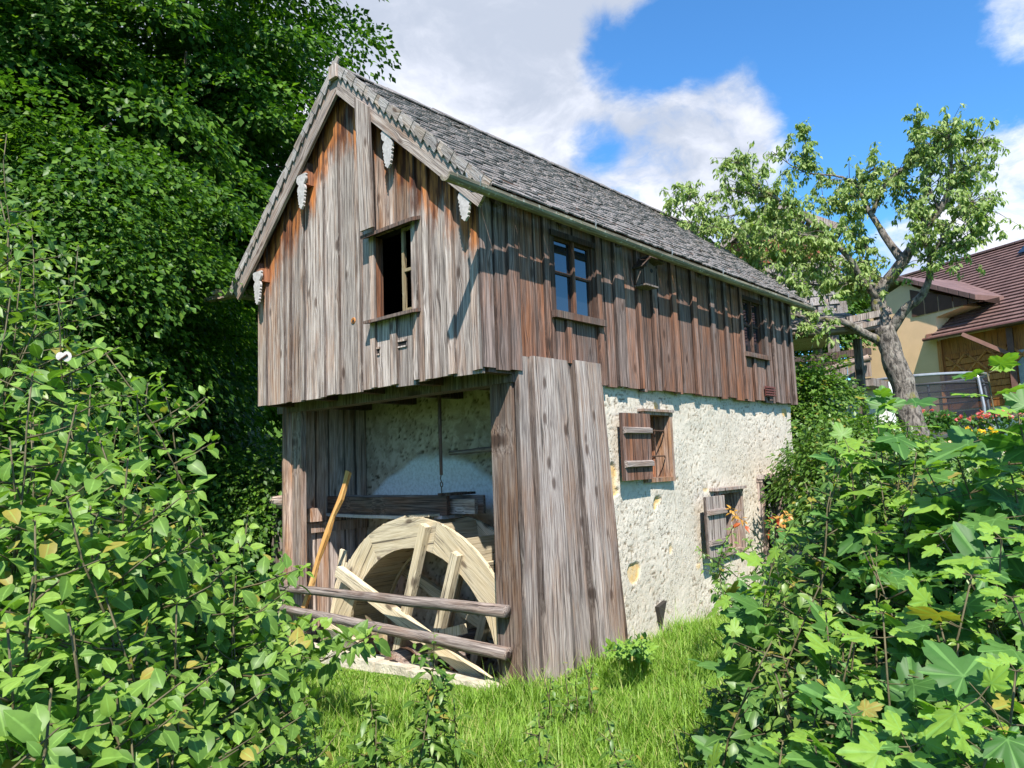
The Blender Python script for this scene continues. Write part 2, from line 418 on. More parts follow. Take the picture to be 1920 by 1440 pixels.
# ================================================================== THE MILL
mill = empty('watermill', (0, 0, 0), 'old two-storey water mill with weathered timber upper floor, shingled roof and whitewashed rubble base', 'mill')
WX = -.31            # plane of the gable cladding
XE = 5.45            # far end of the building
YL = 3.08            # left side of the upper floor
RY, RZ = 1.57, 5.20  # ridge
SR, SL = .886, .905  # roof slopes (right, left)
def rake(y, off=0.):   # underside height of the roof at y
    return RZ - (SR * (RY - y) if y < RY else SL * (y - RY)) - .10 - off

# backing shells (keep the inside dark)
gb = MB()
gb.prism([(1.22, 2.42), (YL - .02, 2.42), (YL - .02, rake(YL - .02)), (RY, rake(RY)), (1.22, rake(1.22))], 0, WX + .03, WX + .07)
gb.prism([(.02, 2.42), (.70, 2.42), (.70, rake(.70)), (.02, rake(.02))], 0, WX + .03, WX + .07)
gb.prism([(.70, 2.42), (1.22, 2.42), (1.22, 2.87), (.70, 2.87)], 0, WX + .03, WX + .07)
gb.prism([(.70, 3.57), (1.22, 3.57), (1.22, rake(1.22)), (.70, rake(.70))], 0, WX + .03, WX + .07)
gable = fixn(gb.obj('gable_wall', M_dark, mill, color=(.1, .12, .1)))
sb = MB()
W1 = (.50, 1.06, 2.84, 3.47); W2 = (4.03, 4.55, 2.83, 3.46)
for a, b in ((WX + .06, W1[0]), (W1[1], W2[0]), (W2[1], XE - .03)): sb.box((a, .03, 2.36), (b, .07, 3.68))
for w in (W1, W2): sb.box((w[0], .03, 2.36), (w[1], .07, w[2])); sb.box((w[0], .03, w[3]), (w[1], .07, 3.68))
sidew = sb.obj('side_wall', M_dark, mill, color=(.1, .12, .3))
MB().box((WX + .06, YL - .06, 2.36), (XE - .03, YL, 3.75)).obj('rear_wall', M_dark, mill, color=(.1, .4, .3))
MB().box((WX + .07, .07, 2.37), (XE - .08, YL - .06, 2.44)).obj('upper_floor', M_dark, mill, color=(.3, .45, .3))
fixn(MB().prism([(.05, 2.42), (YL - .05, 2.42), (YL - .05, rake(YL)), (RY, rake(RY)), (.05, rake(0))], 0, XE - .08, XE - .03).obj('end_wall', M_grey, mill, color=(.1, .4, .2)))
rr = random.Random(5)
def plank(parent, O, W, L, N, w, b0, b1, t0, t1, th, mat, col, name='plank', nseg=5, wav=.004, cup=0.):
    """board: local x across, y outward, z along; b = bottom heights, t = top heights at x=0 / x=w"""
    V = []; Fc = []
    ph = rr.uniform(0, 20)
    for i in range(nseg + 1):
        s = i / nseg
        for j, (x, bb, tt) in enumerate(((0, b0, t0), (w, b1, t1))):
            z = bb + (tt - bb) * s; xx = x + wav * mn.noise(Vector((z * 2.2 + j * 9, ph, 0))) * 2
            yy = cup * math.sin(s * 5 + ph) 
            V.append((xx, yy + th, z)); V.append((xx, yy, z))
    for i in range(nseg):
        o = i * 4; q = o + 4
        Fc += [(o, o + 2, q + 2, q), (o + 1, q + 1, q + 3, o + 3), (o, q, q + 1, o + 1), (o + 2, o + 3, q + 3, q + 2)]
    Fc += [(0, 1, 3, 2), (nseg * 4, nseg * 4 + 2, nseg * 4 + 3, nseg * 4 + 1)]
    o = mk(name, V, Fc, mat, parent, frame(O, W, N, L), col)
    if w > .03: o.color[3] = w
    return fixn(o)
def rc(w, wv, b, bv): return (min(1, max(0, w + rr.uniform(-wv, wv))), min(1, max(.1, b + rr.uniform(-bv, bv))), rr.random())

# gable boards (left to right in the picture: y falls)
edges = [3.10, 2.93, 2.62, 2.50, 2.27, 1.97, 1.72, 1.42, 1.22, .96, .70, .55, .30, -.012]
for a, b in zip(edges[:-1], edges[1:]):
    lo = 2.29 + rr.uniform(-.012, .014)
    O = (WX, a - .004, 0); col = rc(.12, .16, .52, .13); w = a - b - .016
    segs = [(lo, None)]
    if b >= .69 and a <= 1.23: segs = [(lo, 2.86), (3.58, None)]
    for z0, z1 in segs:
        c2 = (min(1, col[0] + .35), col[1] * .85, col[2]) if z0 > 3 else col
        plank(gable, O, (0, -1, 0), (0, 0, 1), (-1, 0, 0), w, z0, z0 + rr.uniform(-.006, .006), z1 or rake(a), z1 or rake(b), .026 + rr.uniform(-.004, .006), M_gable, c2, wav=.003)
# overlapping cover boards
for y, w, z0, z1, wm in ((2.96, .06, 2.29, None, .05), (2.645, .065, 2.285, None, .1), (2.53, .05, 2.29, None, .15), (2.30, .06, 2.285, None, 0.), (1.99, .07, 2.285, None, .05),
                     (1.75, .06, 2.29, None, .05), (1.45, .065, 2.28, None, .1), (1.26, .07, 2.30, None, .1), (1.00, .08, 2.30, 2.84, .1), (.98, .08, 3.60, None, .5),
                     (.72, .055, 2.31, None, .05), (.585, .07, 2.30, None, .1), (.33, .08, 2.31, None, .1)):
    plank(gable, (WX - .03, y, 0), (0, -1, 0), (0, 0, 1), (-1, 0, 0), w, z0, z0, z1 or rake(y) - .01, z1 or rake(y - w) - .01, .022, M_gable, rc(wm, .08, .60, .10), 'cover_board', wav=.004)
# one wide slipped board right of the window axis
plank(gable, (WX - .032, 1.235, 0), (0, -1, .03), (0, -.03, 1), (-1, 0, 0), .18, 3.60, 3.60, rake(1.22) - .02, rake(1.05) - .02, .02, M_grey, (.04, .60, .3), 'cover_board')
# corner boards
plank(gable, (WX - .03, .075, 0), (0, -1, 0), (0, 0, 1), (-1, 0, 0), .085, 2.31, 2.315, 3.64, 3.57, .02, M_gable, (.15, .56, .7), 'corner_board')
# small vents and a knot hole in the gable
for (y0, y1, z0, z1) in ((1.25, 1.16, 2.575, 2.615), (.93, .82, 2.60, 2.635)):
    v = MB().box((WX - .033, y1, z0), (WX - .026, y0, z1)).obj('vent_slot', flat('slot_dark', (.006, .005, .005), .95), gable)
    plank(gable, (WX - .031, y0 + .01, 0), (0, -1, 0), (0, 0, 1), (-1, 0, 0), y0 - y1 + .02, z1, z1, z1 + .016, z1 + .016, .012, M_gable, (.2, .6, .2), 'slot_lip', nseg=1)
    plank(gable, (WX - .031, y0 + .01, 0), (0, -1, 0), (0, 0, 1), (-1, 0, 0), y0 - y1 + .02, z0 - .012, z0 - .012, z0, z0, .01, M_gable, (.1, .7, .2), 'slot_lip', nseg=1)
V = []; 
mbk = MB().tube([(WX - .02, 1.512, 2.907), (WX - .036, 1.512, 2.907)], [.034, .026], 10); mbk.obj('knot', flat('resin_knot', (.40, .16, .04), .5, .5, 40), gable)
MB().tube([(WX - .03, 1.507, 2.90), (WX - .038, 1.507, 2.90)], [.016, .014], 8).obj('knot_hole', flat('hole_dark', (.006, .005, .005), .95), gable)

# side boards (plane y = 0)
sedges = [-.345, -.20, -.055, .06, .26, .38, .50, .78, 1.06, 1.22, 1.38, 1.52, 1.74, 1.86, 2.00, 2.14, 2.38, 2.54, 2.80, 2.95, 3.22, 3.38, 3.54, 3.76, 4.03, 4.29, 4.55, 4.74, 4.86, 5.02, 5.20, 5.34, 5.47]
for a, b in zip(sedges[:-1], sedges[1:]):
    mid = (a + b) / 2
    lo = (2.325 if mid < .06 else 2.43 if mid < 1.07 else 2.275) + rr.uniform(-.014, .014)
    warm = .15 if mid < .06 else .27 if mid < 1.06 else .40 if mid < 4.4 else .1
    col = rc(warm, .18, .52, .16)
    segs = [(lo, None)]
    for w in (W1, W2):
        if a >= w[0] - .01 and b <= w[1] + .01: segs = [(lo, w[2] - .01), (w[3] + .01, None)]
    for z0, z1 in segs:
        plank(sidew, (a + .004, .0, 0), (1, 0, 0), (0, 0, 1), (0, -1, 0), b - a - .012, z0, z0 + rr.uniform(-.006, .006), z1 or 3.66, z1 or 3.66, .022 + rr.uniform(-.004, .008), M_side, col, wav=.003)
for x, w, z0, z1, wm in ((-.07, .12, 2.325, None, .25), (.36, .07, 2.43, None, .3), (.62, .07, 2.43, 2.80, .5), (1.08, .07, 2.275, None, .35), (1.35, .15, 2.28, None, .05), (1.72, .05, 2.28, None, .5),
                     (1.99, .09, 2.275, None, .35), (2.36, .09, 2.28, None, .5), (2.79, .09, 2.28, None, .4), (3.20, .09, 2.275, None, .15), (3.52, .08, 2.28, None, .2),
                     (3.93, .07, 2.28, None, .4), (4.22, .07, 2.28, 2.80, .4), (4.60, .08, 2.29, None, .3), (4.84, .07, 2.28, None, .15), (5.17, .07, 2.28, None, .05), (5.40, .075, 2.27, None, 0.)):
    plank(sidew, (x, -.028, 0), (1, 0, 0), (0, 0, 1), (0, -1, 0), w, z0, z0, z1 or 3.66, z1 or 3.66, .024 + rr.uniform(-.003, .006), M_side, rc(wm, .08, .62, .12), 'cover_board', wav=.005)
vb = MB()
for k in range(4): vb.box((4.47, -.075, 2.345 + k * .03), (4.73, -.052, 2.362 + k * .03))
vb.box((4.47, -.055, 2.335), (4.73, -.050, 2.46)); vb.obj('vent_grille', flat('red_brown_paint', (.12, .035, .028), .6), sidew)

# ---- upper windows
def window_side(w, sill_w=.05):
    x0, x1, z0, z1 = w
    fr = MB()
    fr.box((x0 - .03, -.045, z1 - .0), (x1 + .05, .05, z1 + .05)).box((x0 - .035, -.03, z0), (x0 + .02, .05, z1)).box((x1 - .02, -.03, z0), (x1 + .035, .05, z1))
    fo = fr.obj('window', M_dark, sidew, color=(.35, .40, rr.random()))
    MB().box((x0 - .06, -.085, z0 - .055), (x1 + .09, .03, z0 - .003), .004).obj('sill', M_dark, fo, color=(.2, .75, rr.random()))
    xm = (x0 + x1) / 2; zm = z0 + (z1 - z0) * .54
    for a, b in ((x0 + .02, xm), (xm, x1 - .02)):
        c = MB(); e = .021
        c.box((a, -.012, z0), (a + e, .02, z1 - .0)).box((b - e, -.012, z0), (b, .02, z1)).box((a + e, -.011, z0), (b - e, .019, z0 + e)).box((a + e, -.011, z1 - e), (b - e, .019, z1)).box((a + e, -.010, zm - .012), (b - e, .018, zm + .012))
        c.obj('casement', M_dark, fo, color=(.45, .42, rr.random()))
        for lo_, hi in ((z0 + e, zm - .012), (zm + .012, z1 - e)):
            MB().box((a + e - .003, .004, lo_ - .003), (b - e + .003, .008, hi + .003)).obj('pane', M_glass, fo)
    MB().box((xm - .014, -.03, z0), (xm + .014, -.014, z1)).obj('mullion', M_dark, fo, color=(.5, .7, .1))
window_side(W1); window_side(W2)
# gable window: open, dark
gw = MB()
gw.box((WX - .030, 1.198, 2.87), (WX + .05, 1.22, 3.57)).box((WX - .030, .70, 2.87), (WX + .05, .73, 3.57))
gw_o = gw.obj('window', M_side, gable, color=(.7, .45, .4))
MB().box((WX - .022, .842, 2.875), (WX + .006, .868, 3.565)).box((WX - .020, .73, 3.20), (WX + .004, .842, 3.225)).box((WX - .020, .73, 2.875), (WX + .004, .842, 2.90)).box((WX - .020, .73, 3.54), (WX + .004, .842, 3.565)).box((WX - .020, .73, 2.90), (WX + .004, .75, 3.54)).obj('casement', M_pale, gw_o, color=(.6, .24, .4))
hd = MB(); hd.prism([(WX - .13, 3.545), (WX - .02, 3.585), (WX - .02, 3.615), (WX - .13, 3.575)], 1, .62, 1.27); fixn(hd.obj('hood', M_dark, gw_o, color=(.2, .7, .1)))
hd = MB(); hd.prism([(WX - .12, 2.825), (WX - .02, 2.845), (WX - .02, 2.875), (WX - .12, 2.85)], 1, .64, 1.26); fixn(hd.obj('sill', M_dark, gw_o, color=(.1, .9, .6)))

# ---- posts, header and the leaning side panel
MB().box((-.005, .02, -.04), (.20, .245, 2.40), .004).obj('post', M_grey, mill, color=(.38, .30, .15))
lp = MB(); lp.tube([(.07, 3.14, -.25), (.065, 3.12, .8), (.07, 3.13, 1.6), (.07, 3.12, 2.30)], [.115, .11, .11, .105], 10, .03)
lp.obj('post', M_grey, mill, color=(.45, .62, .55), smooth=True)
MB().box((.0, 2.87, -.2), (.06, 3.03, 2.25), .004).obj('post', M_grey, mill, color=(.30, .45, .8))
MB().box((-.02, .0, 2.24), (.14, 3.28, 2.36), .003).obj('header_beam', M_grey, mill, color=(.2, .32, .5))
MB().box((-.27, -.0, 2.30), (.03, .10, 2.37)).obj('floor_joist', M_dark, mill, color=(.3, .6, .9))
for y in (.75, 1.5, 2.2, 2.95): MB().box((-.27, y, 2.29), (.95, y + .1, 2.365)).obj('floor_joist', M_dark, mill, color=(.3, .6, rr.random()))
pan = MB().box((.02, -.012, .0), (1.08, .05, 2.42)).obj('panel', M_dark, mill, color=(.1, .10, .2))
TX = [.0, .135, .42, .66, .86, 1.085]; BX = [-.045, .16, .53, .78, .97, 1.265]
for i in range(5):
    a0, a1, b0, b1 = TX[i] + .010, TX[i + 1] - .012, BX[i] + .012, BX[i + 1] - .014
    th = (.034, .066, .038, .074, .044)[i]; V = []; Fc = []; ns = 14; zb = (.0, -.02, -.02, .02, .08)[i]
    for k in range(ns + 1):
        s = k / ns; z = zb + (2.44 + .005 * i - zb) * s
        for j, x in enumerate((b0 + (a0 - b0) * s, b1 + (a1 - b1) * s)):
            x += .018 * mn.noise(Vector((z * 1.9, i + (1 if j else 0), 4.))) + .006 * mn.noise(Vector((z * 7, i + (1 if j else 0), 9.)))
            yo = -.02 * (1 - s)
            V += [(x, yo - th - .0, z), (x, yo + .0, z)]
    for k in range(ns):
        o = k * 4; q = o + 4
        Fc += [(o, o + 2, q + 2, q), (o + 1, q + 1, q + 3, o + 3), (o, q, q + 1, o + 1), (o + 2, o + 3, q + 3, q + 2)]
    Fc += [(0, 1, 3, 2), (ns * 4, ns * 4 + 2, ns * 4 + 3, ns * 4 + 1)]
    Lv = Vector((a0 - b0, 0, 2.44 - zb)).normalized(); Wv = Vector((Lv.z, 0, -Lv.x)); mw = frame((b0, 0, zb), Wv, (0, 1, 0), Lv); im = mw.inverted()
    po = fixn(mk('plank', [im @ Vector(q) for q in V], Fc, M_grey, pan, mw, ((.24, .05, .16, .02, .20)[i], (.45, .56, .46, .60, .50)[i], i * .23)))
    po.color[3] = ((a1 - a0) + (b1 - b0)) / 2
# inner plank wall on the left of the wheel pit
pw = MB().box((.06, 3.09, -.4), (.97, 3.12, 2.36)).obj('pit_side_wall', M_dark, mill, color=(.2, .5, .3))
for a, b in ((.10, .30), (.30, .46), (.46, .66), (.66, .80), (.80, .95)):
    plank(pw, (a + .003, 3.09, 0), (1, 0, 0), (0, 0, 1), (0, -1, 0), b - a - .010, -.4, -.4, 2.36, 2.36, .02 + rr.uniform(0, .012), M_grey, rc(.25, .08, .76, .06))
MB().bar((.03, 3.05, 1.06), (.93, 3.045, 1.06), .05, .10).obj('rail', M_grey, mill, color=(.25, .6, .3))
MB().box((.05, 2.99, 1.12), (.32, 3.06, 1.25), .012).obj('wedge_block', M_grey, mill, color=(.5, .7, .35))

# ---- roof
XR0, XR1 = WX - .10, 5.72
def rp(side, s, lift=0.):   # point on the roof surface: s = distance down from the ridge
    sl, sg = (SR, -1) if side > 0 else (SL, 1)
    L = math.hypot(1, sl); n = (sg * sl / L, 1 / L)
    return (RY + sg * s / L + n[0] * lift, RZ - sl * s / L + n[1] * lift)
LR, LL = 2.388, 2.47
ro = MB()
for side, Ls in ((1, LR - .05), (-1, LL - .05)):
    a = rp(side, 0, -.03); b = rp(side, Ls, -.03); c_ = rp(side, Ls, -.065); d_ = rp(side, .0, -.065)
    ro.prism([a, b, c_, d_], 0, XR0 + .02, XR1 - .03)
roof = fixn(ro.obj('roof', M_dark, mill, color=(.2, .4, .4)))
for k in range(8):       # rafter tails
    x = -.22 + k * .8
    for side, Ls in ((1, LR), (-1, LL)):
        a = rp(side, .02, -.068); b = rp(side, Ls - .07, -.068); c_ = rp(side, Ls - .07, -.15); d_ = rp(side, .02, -.15)
        fixn(MB().prism([a, b, c_, d_], 0, x, x + .07).obj('rafter', M_dark, roof, color=(.3, .5, rr.random())))
# right slope shingles
sh_cands = []
expo = .098; ncr = int((LR) / expo)
for r_ in range(ncr + 1):
    s0 = LR + .03 - r_ * expo
    if s0 < .19: break
    x = XR0 + rr.uniform(-.02, .0)
    while x < XR1:
        w = rr.uniform(.055, .115)
        sh_cands.append((r_, s0 + rr.uniform(-.022, .014) * (.3 if r_ == 0 else 1), x, min(w, XR1 + .02 - x) - .005)); x += w
shm = []
for k in range(6):
    th = .011; Lh = .24
    V = [(0, 0, 0), (1, 0, 0), (1, 0, th), (0, 0, th), (0, Lh, -.004), (1, Lh, -.004), (1, Lh, .003), (0, Lh, .003)]
    V = [(x, y + (rr.uniform(-.012, .012) if y == 0 else 0), z) for x, y, z in V]
    V[3] = (V[3][0], V[0][1], V[3][2]); V[2] = (V[2][0], V[1][1], V[2][2])
    me = bpy.data.meshes.new('shingle'); me.from_pydata(V, [], [(0, 1, 2, 3), (3, 2, 6, 7), (0, 4, 5, 1), (0, 3, 7, 4), (1, 5, 6, 2)]); me.update()
    me.materials.append(M_shingle); shm.append(me)
def sh_frame(side, s0, x, w, lift, tilt=.05, twist=0.):
    sl, sg = (SR, -1) if side > 0 else (SL, 1); L = math.hypot(1, sl)
    upv = Vector((0, -sg / L, sl / L)); nv = Vector((0, sg * sl / L, 1 / L)); 
    upv = (upv - nv * tilt).normalized(); nv = Vector((1, 0, 0)).cross(upv) if side > 0 else upv.cross(Vector((1, 0, 0)))
    xv = Vector((1, 0, 0)) if side > 0 else Vector((-1, 0, 0))
    if side < 0: x = x + w
    yz = rp(side, s0, lift); o = Vector((x, yz[0], yz[1]))
    nv = xv.cross(upv)
    if twist: q = Matrix.Rotation(twist, 3, nv); xv = q @ xv; upv = q @ upv
    return frame(o, xv * w, upv, nv)
sh_cands.sort(key=lambda c: (Vector((c[2], rp(1, c[1])[0], rp(1, c[1])[1])) - Vector(CAM)).length)
rest = MB()
for i, (r_, s0, x, w) in enumerate(sh_cands):
    lift = -.012 + rr.uniform(0, .010); fm = sh_frame(1, s0, x, w, lift, .075, rr.uniform(-.02, .02))
    if i < 296: link(shm[i % 6], 'shingle', None, roof, fm, rc(.06, .1, .50, .14))
    else:
        me = shm[i % 6]; rest.add([fm @ v.co for v in me.vertices], [tuple(p.vertices) for p in me.polygons])
rest.obj('shingles', M_shingle, roof, color=(.06, .5, .3), kind='stuff')
lf = MB()
for r_ in range(int(LL / expo) + 1):
    s0 = LL + .03 - r_ * expo; x = XR0
    if s0 < .22: break
    while x < XR1:
        w = rr.uniform(.07, .13); fm = sh_frame(-1, s0 + rr.uniform(-.01, .01), x, w - .005, -.012, .075)
        me = shm[r_ % 6]; lf.add([fm @ v.co for v in me.vertices], [tuple(p.vertices) for p in me.polygons]); x += w
fixn(lf.obj('shingles', M_shingle, roof, color=(.06, .5, .3), kind='stuff'))
# ridge course: the right hand shingles stand over the left ones
x = XR0 - .02; k = 0
while x < XR1:
    w = rr.uniform(.07, .12)
    link(shm[k % 6], 'ridge_shingle', None, roof, sh_frame(1, .185 + rr.uniform(-.015, .015), x, w - .006, .004 + rr.uniform(0, .008), .03), rc(.05, .05, .46, .1)); x += w; k += 1
# verge: barge boards and stepped edge shingles
XB = WX - .115
for side, Ls in ((1, 2.42), (-1, LL + .02)):
    a = rp(side, -.0, -.005); b = rp(side, Ls, -.005); c_ = rp(side, Ls, -.185); pts = [(RY, RZ - .01), b, c_, (RY, RZ - .01 - .25)]
    L = math.hypot(1, SR if side > 0 else SL); sg = -1 if side > 0 else 1; sl = SR if side > 0 else SL
    ld = Vector((0, sg / L, -sl / L)); wd = Vector((0, sg * sl / L, 1 / L)) ; O = Vector((XB, RY, RZ - .01))
    mw = frame(O, wd, Vector((-1, 0, 0)), ld); im = mw.inverted()
    mbv = MB(); mbv.prism(pts, 0, XB - .028, XB)
    fixn(mk('barge_board', [im @ Vector(v) for v in mbv.V], mbv.F, M_grey, roof, mw, (.10, .52 if side > 0 else .50, .4)))
    n_ = int(Ls / .098)
    for k in range(n_ + 1):
        s0 = Ls - k * .098 + .02
        if s0 < .03: break
        # local: x along slope (down), z across (towards ridge top)
        o = Vector((XB - .029 - .003 * (k % 2), *rp(side, s0 - .14, -.062 + rr.uniform(-.006, .006))))
        tl = rr.uniform(-.02, .02)
        V = [(0, 0, .038), (.145, 0, -.006), (.145, 0, .092), (0, 0, .088)]
        V = [(x, 0, z) for x, _, z in V] + [(x, .014, z) for x, _, z in V]
        V[1] = (.145, .008, -.006); V[2] = (.145, .008, .092); V[5] = (.145, .018, -.006); V[6] = (.145, .018, .092)
        fm = frame(o, ld, Vector((-1, 0, 0)), wd)
        mkk = [(z_, y_, x_) for x_, y_, z_ in V]
        fm = frame(o, wd, Vector((-1, 0, 0)), ld)
        fixn(mk('verge_shingle', mkk, [(0, 3, 2, 1), (4, 5, 6, 7), (0, 1, 5, 4), (2, 3, 7, 6), (1, 2, 6, 5), (0, 4, 7, 3)], M_shingle, roof, fm, rc(.20, .12, .64, .10)))
fixn(MB().prism([(RY + .05, RZ - .01), (RY - .05, RZ - .01), (RY - .055, RZ - .13), (RY + .055, RZ - .13)], 0, XB - .07, XB - .035).obj('ridge_cap', M_grey, roof, color=(.1, .7, .2)))
# purlin ends with carved white pendants
pp_ = []
for k in range(25):
    f_ = k / 24; w_ = .062 * (1 - f_) ** .6 + .006 + .017 * abs(math.sin(k * 1.35)) * (1 if f_ < .93 else 0) - (.02 if .22 < f_ < .34 else 0)
    pp_.append((w_, .01 - .30 * f_))
pp = pp_ + [(-a, b) for a, b in pp_[::-1]]
for y, z in ((.885, 4.34), (.025, 3.68), (2.145, 4.33), (2.93, 3.57)):
    MB().box((WX - .11, y - .055, z - .06), (WX - .02, y + .055, z + .07)).obj('purlin_end', M_side, roof, color=(.9, .7, .3))
    fixn(MB().prism([(y + a * 1.0, z + .03 + b * 1.1) for a, b in pp], 0, WX - .135, WX - .115).obj('carved_pendant', M_white, roof))
MB().box((WX - .14, -.19, 3.60), (WX - .12, -.02, 3.66), .01).obj('carved_pendant', M_white, roof)
for y, z in ((.9, 4.38), (.03, 3.7), (2.15, 4.4), (3.0, 3.62)):
    MB().box((WX - .1, y - .05, z - .0), (XR1 - .1, y + .05, z + .09)).obj('purlin', M_dark, roof, color=(.4, .6, .6))
# gutters: hollowed half logs
def halflog(x0, x1, y, z, r, mat, col, seg=14, sag=.0):
    V = []; Fc = []; n = 8
    for i in range(seg + 1):
        x = x0 + (x1 - x0) * i / seg; dz = sag * math.sin(PI * i / seg)
        rr_ = r * (1 + .06 * mn.noise(Vector((x * 2, 1, 1))))
        for k in range(n + 1):
            th = PI + PI * k / n; V.append((x, y + rr_ * math.cos(th), z + dz + rr_ * math.sin(th)))
        for k in range(n, -1, -1):
            th = PI + PI * k / n; V.append((x, y + rr_ * .7 * math.cos(th), z + dz + rr_ * .7 * math.sin(th)))
    q = 2 * (n + 1)
    for i in range(seg):
        for k in range(q): Fc.append((i * q + k, i * q + (k + 1) % q, (i + 1) * q + (k + 1) % q, (i + 1) * q + k))
    for e in (0, seg):
        for k in range(n): Fc.append((e * q + k, e * q + k + 1, e * q + q - 2 - k, e * q + q - 1 - k))
    o = mk('gutter', [(0, 0, 0)] * 0 + [(v[2] - z, v[1] - y, v[0] - x0) for v in V], Fc, mat, mill, frame((x0, y, z), (0, 0, 1), (0, 1, 0), (1, 0, 0)), col)
    return fixn(o)
m, t = newmat('mossy_gutter_wood')
p = t.n('ShaderNodeTexCoord').outputs['Object']
g = t.noise(p, 1., 6, .6, 0, (50, 50, 3)); q_ = t.noise(p, 1., 5, .65, 0, (12, 12, 4))
c = t.mix(t.ss(g, .3, .7), (.09, .073, .052), (.31, .265, .20)); c = t.mix(t.math('MULTIPLY', t.ss(q_, .48, .66), .6), c, (.20, .175, .10)); c = t.mix(t.ss(t.noise(p, 30, 4), .6, .7), c, (.42, .42, .36))
M_gut = finish(m, t, princ(t, c, .9, t.bump(g, .8, .006)))
halflog(-.90, 5.68, -.262, 3.535, .050, M_gut, None, sag=-.012)
halflog(-.62, 5.62, 3.47, 3.50, .05, M_gut, None)
for x in (-.62, .72, 1.95, 3.0, 4.75, 5.55):
    pts = [(x, -.255 + .060 * math.cos(a), 3.545 + .060 * math.sin(a)) for a in np.linspace(PI * 1.02, 2 * PI, 7)] + [(x, -.18, 3.64)]
    pts = [(x, -.31, 3.58)] + pts
    MB().tube(pts, .006, 5).obj('gutter_bracket', M_zinc, mill)
MB().bar((-.32, 3.42, 3.50), (-.30, 4.25, 3.58), .09, .04).obj('spout_board', M_grey, mill, color=(.15, .7, .6))

# ---- masonry
def masonry(name, O, U, Vv, N, w, h, step, openings, patches, mat, pit=False):
    nu, nv_ = int(w / step), int(h / step); V = np.zeros(((nu + 1) * (nv_ + 1), 3)); C = np.zeros(((nu + 1) * (nv_ + 1), 4)); C[:, 3] = 1
    O, U, Vv, N = map(np.array, (O, U, Vv, N)); i = 0
    for b in range(nv_ + 1):
        for a in range(nu + 1):
            u = w * a / nu; v = h * b / nv_
            q = Vector((u, v, 1.7 if pit else 4.2))
            d = .030 * mn.noise(q * 1.1) + .007 * mn.noise(q * 4.5)
            wv = mn.noise_vector(q * 6) * .05
            s1 = Vector((u * 17 + wv.x * 34, v * 40 + wv.y * 44, 3.))
            cr = mn.noise(s1)                                 # lens-shaped voids between trowelled lime
            fine = mn.noise(q * 34)
            hole = sstep(cr + .30 * fine, .30, .52) * sstep(mn.noise(q * 2.3), -.45, .2)
            s2 = Vector((u * 42 + 7 + wv.y * 60, v * 22 + wv.x * 50, 9.)); cr2 = mn.noise(s2)
            hole = max(hole, .8 * sstep(cr2 + .2 * fine, .38, .56))
            d += .003 * abs(mn.noise(q * 15)) + .0028 * fine - (.0065 if not pit else .014) * hole
            pt = 0.
            for (pu, pv, pr, pq) in patches:
                e = math.hypot((u - pu) / pr, (v - pv) / pq) + .55 * mn.noise(q * 7)
                pt = max(pt, 1 - sstep(e, .85, 1.0))
            if pt > 0: d = d * (1 - .8 * pt) - .010 * pt; hole *= 1 - pt
            lw = 0.
            if pit:
                lim = 2.34 - .25 * ((u - 1.15) / .8) ** 2 + .06 * mn.noise(q * 6)
                lw = 1 - sstep(v, lim - .04, lim + .04); lw *= sstep(v, 1.7, 1.85)
                hole *= 1 - .9 * lw; d = d * (1 - .85 * lw) + .012 * lw
            V[i] = O + U * u + Vv * v + N * d; C[i, 0] = pt; C[i, 1] = hole; C[i, 2] = lw; i += 1
    Fc = []
    for b in range(nv_):
        for a in range(nu):
            u = w * (a + .5) / nu; v = h * (b + .5) / nv_
            if any(o[0] < u < o[1] and o[2] < v < o[3] for o in openings): continue
            k = b * (nu + 1) + a; Fc += [(k, k + 1, k + nu + 2), (k, k + nu + 2, k + nu + 1)]
    me = npmesh(name, V, np.array(Fc), None, mat, True)
    ca = me.color_attributes.new('mask', 'FLOAT_COLOR', 'POINT'); ca.data.foreach_set('color', C.astype(np.float32).ravel())
    return link(me, name, None, mill)
MX0 = .97
w3 = (1.78, 2.27, 1.45, 2.08); w4 = (3.17, 3.72, .63, 1.28); w5 = (4.29, 4.98, .42, 1.36)
def op(w): return (w[0] - MX0 + .012, w[1] - MX0 - .012, w[2] + .3 + .012, w[3] + .3 - .012)
stone = masonry('stone_side_wall', (MX0, .035, -.3), (1, 0, 0), (0, 0, 1), (0, -1, 0), XE - MX0, 2.72, .0135, [op(w3), op(w4), op(w5)],
        [(1.26 - MX0, 1.76, .085, .17), (1.30 - MX0, 1.37 + .3, .06, .05), (1.99 - MX0, 1.55, .07, .04), (1.95 - MX0, 1.51, .03, .06), (1.55 - MX0, .93, .10, .085), (1.30 - MX0, .74, .07, .09), (2.1 - MX0, 2.43, .045, .05), (2.33 - MX0, 2.28, .03, .05), (2.2 - MX0, 1.08, .03, .05), (5.25 - MX0, 2.46, .07, .06), (3.0 - MX0, 1.6, .05, .02), (2.75 - MX0, .85, .05, .03)], M_plaster)
stone2 = masonry('stone_pit_wall', (.95, 3.09, -.6), (0, -1, 0), (0, 0, 1), (-1, 0, 0), 3.07, 3.0, .02, [], [], M_pit, True)
sc = MB(); T_ = .30
sc.box((MX0 + .02, .40, -.5), (XE - .02, .44, 2.36)).box((XE - .05, .05, -.5), (XE, 3.0, 2.36)).box((MX0 + .02, 3.0, -.5), (XE - .02, 3.05, 2.36))
sc.obj('inner_shell', M_dark, mill, color=(.1, .3, .4))
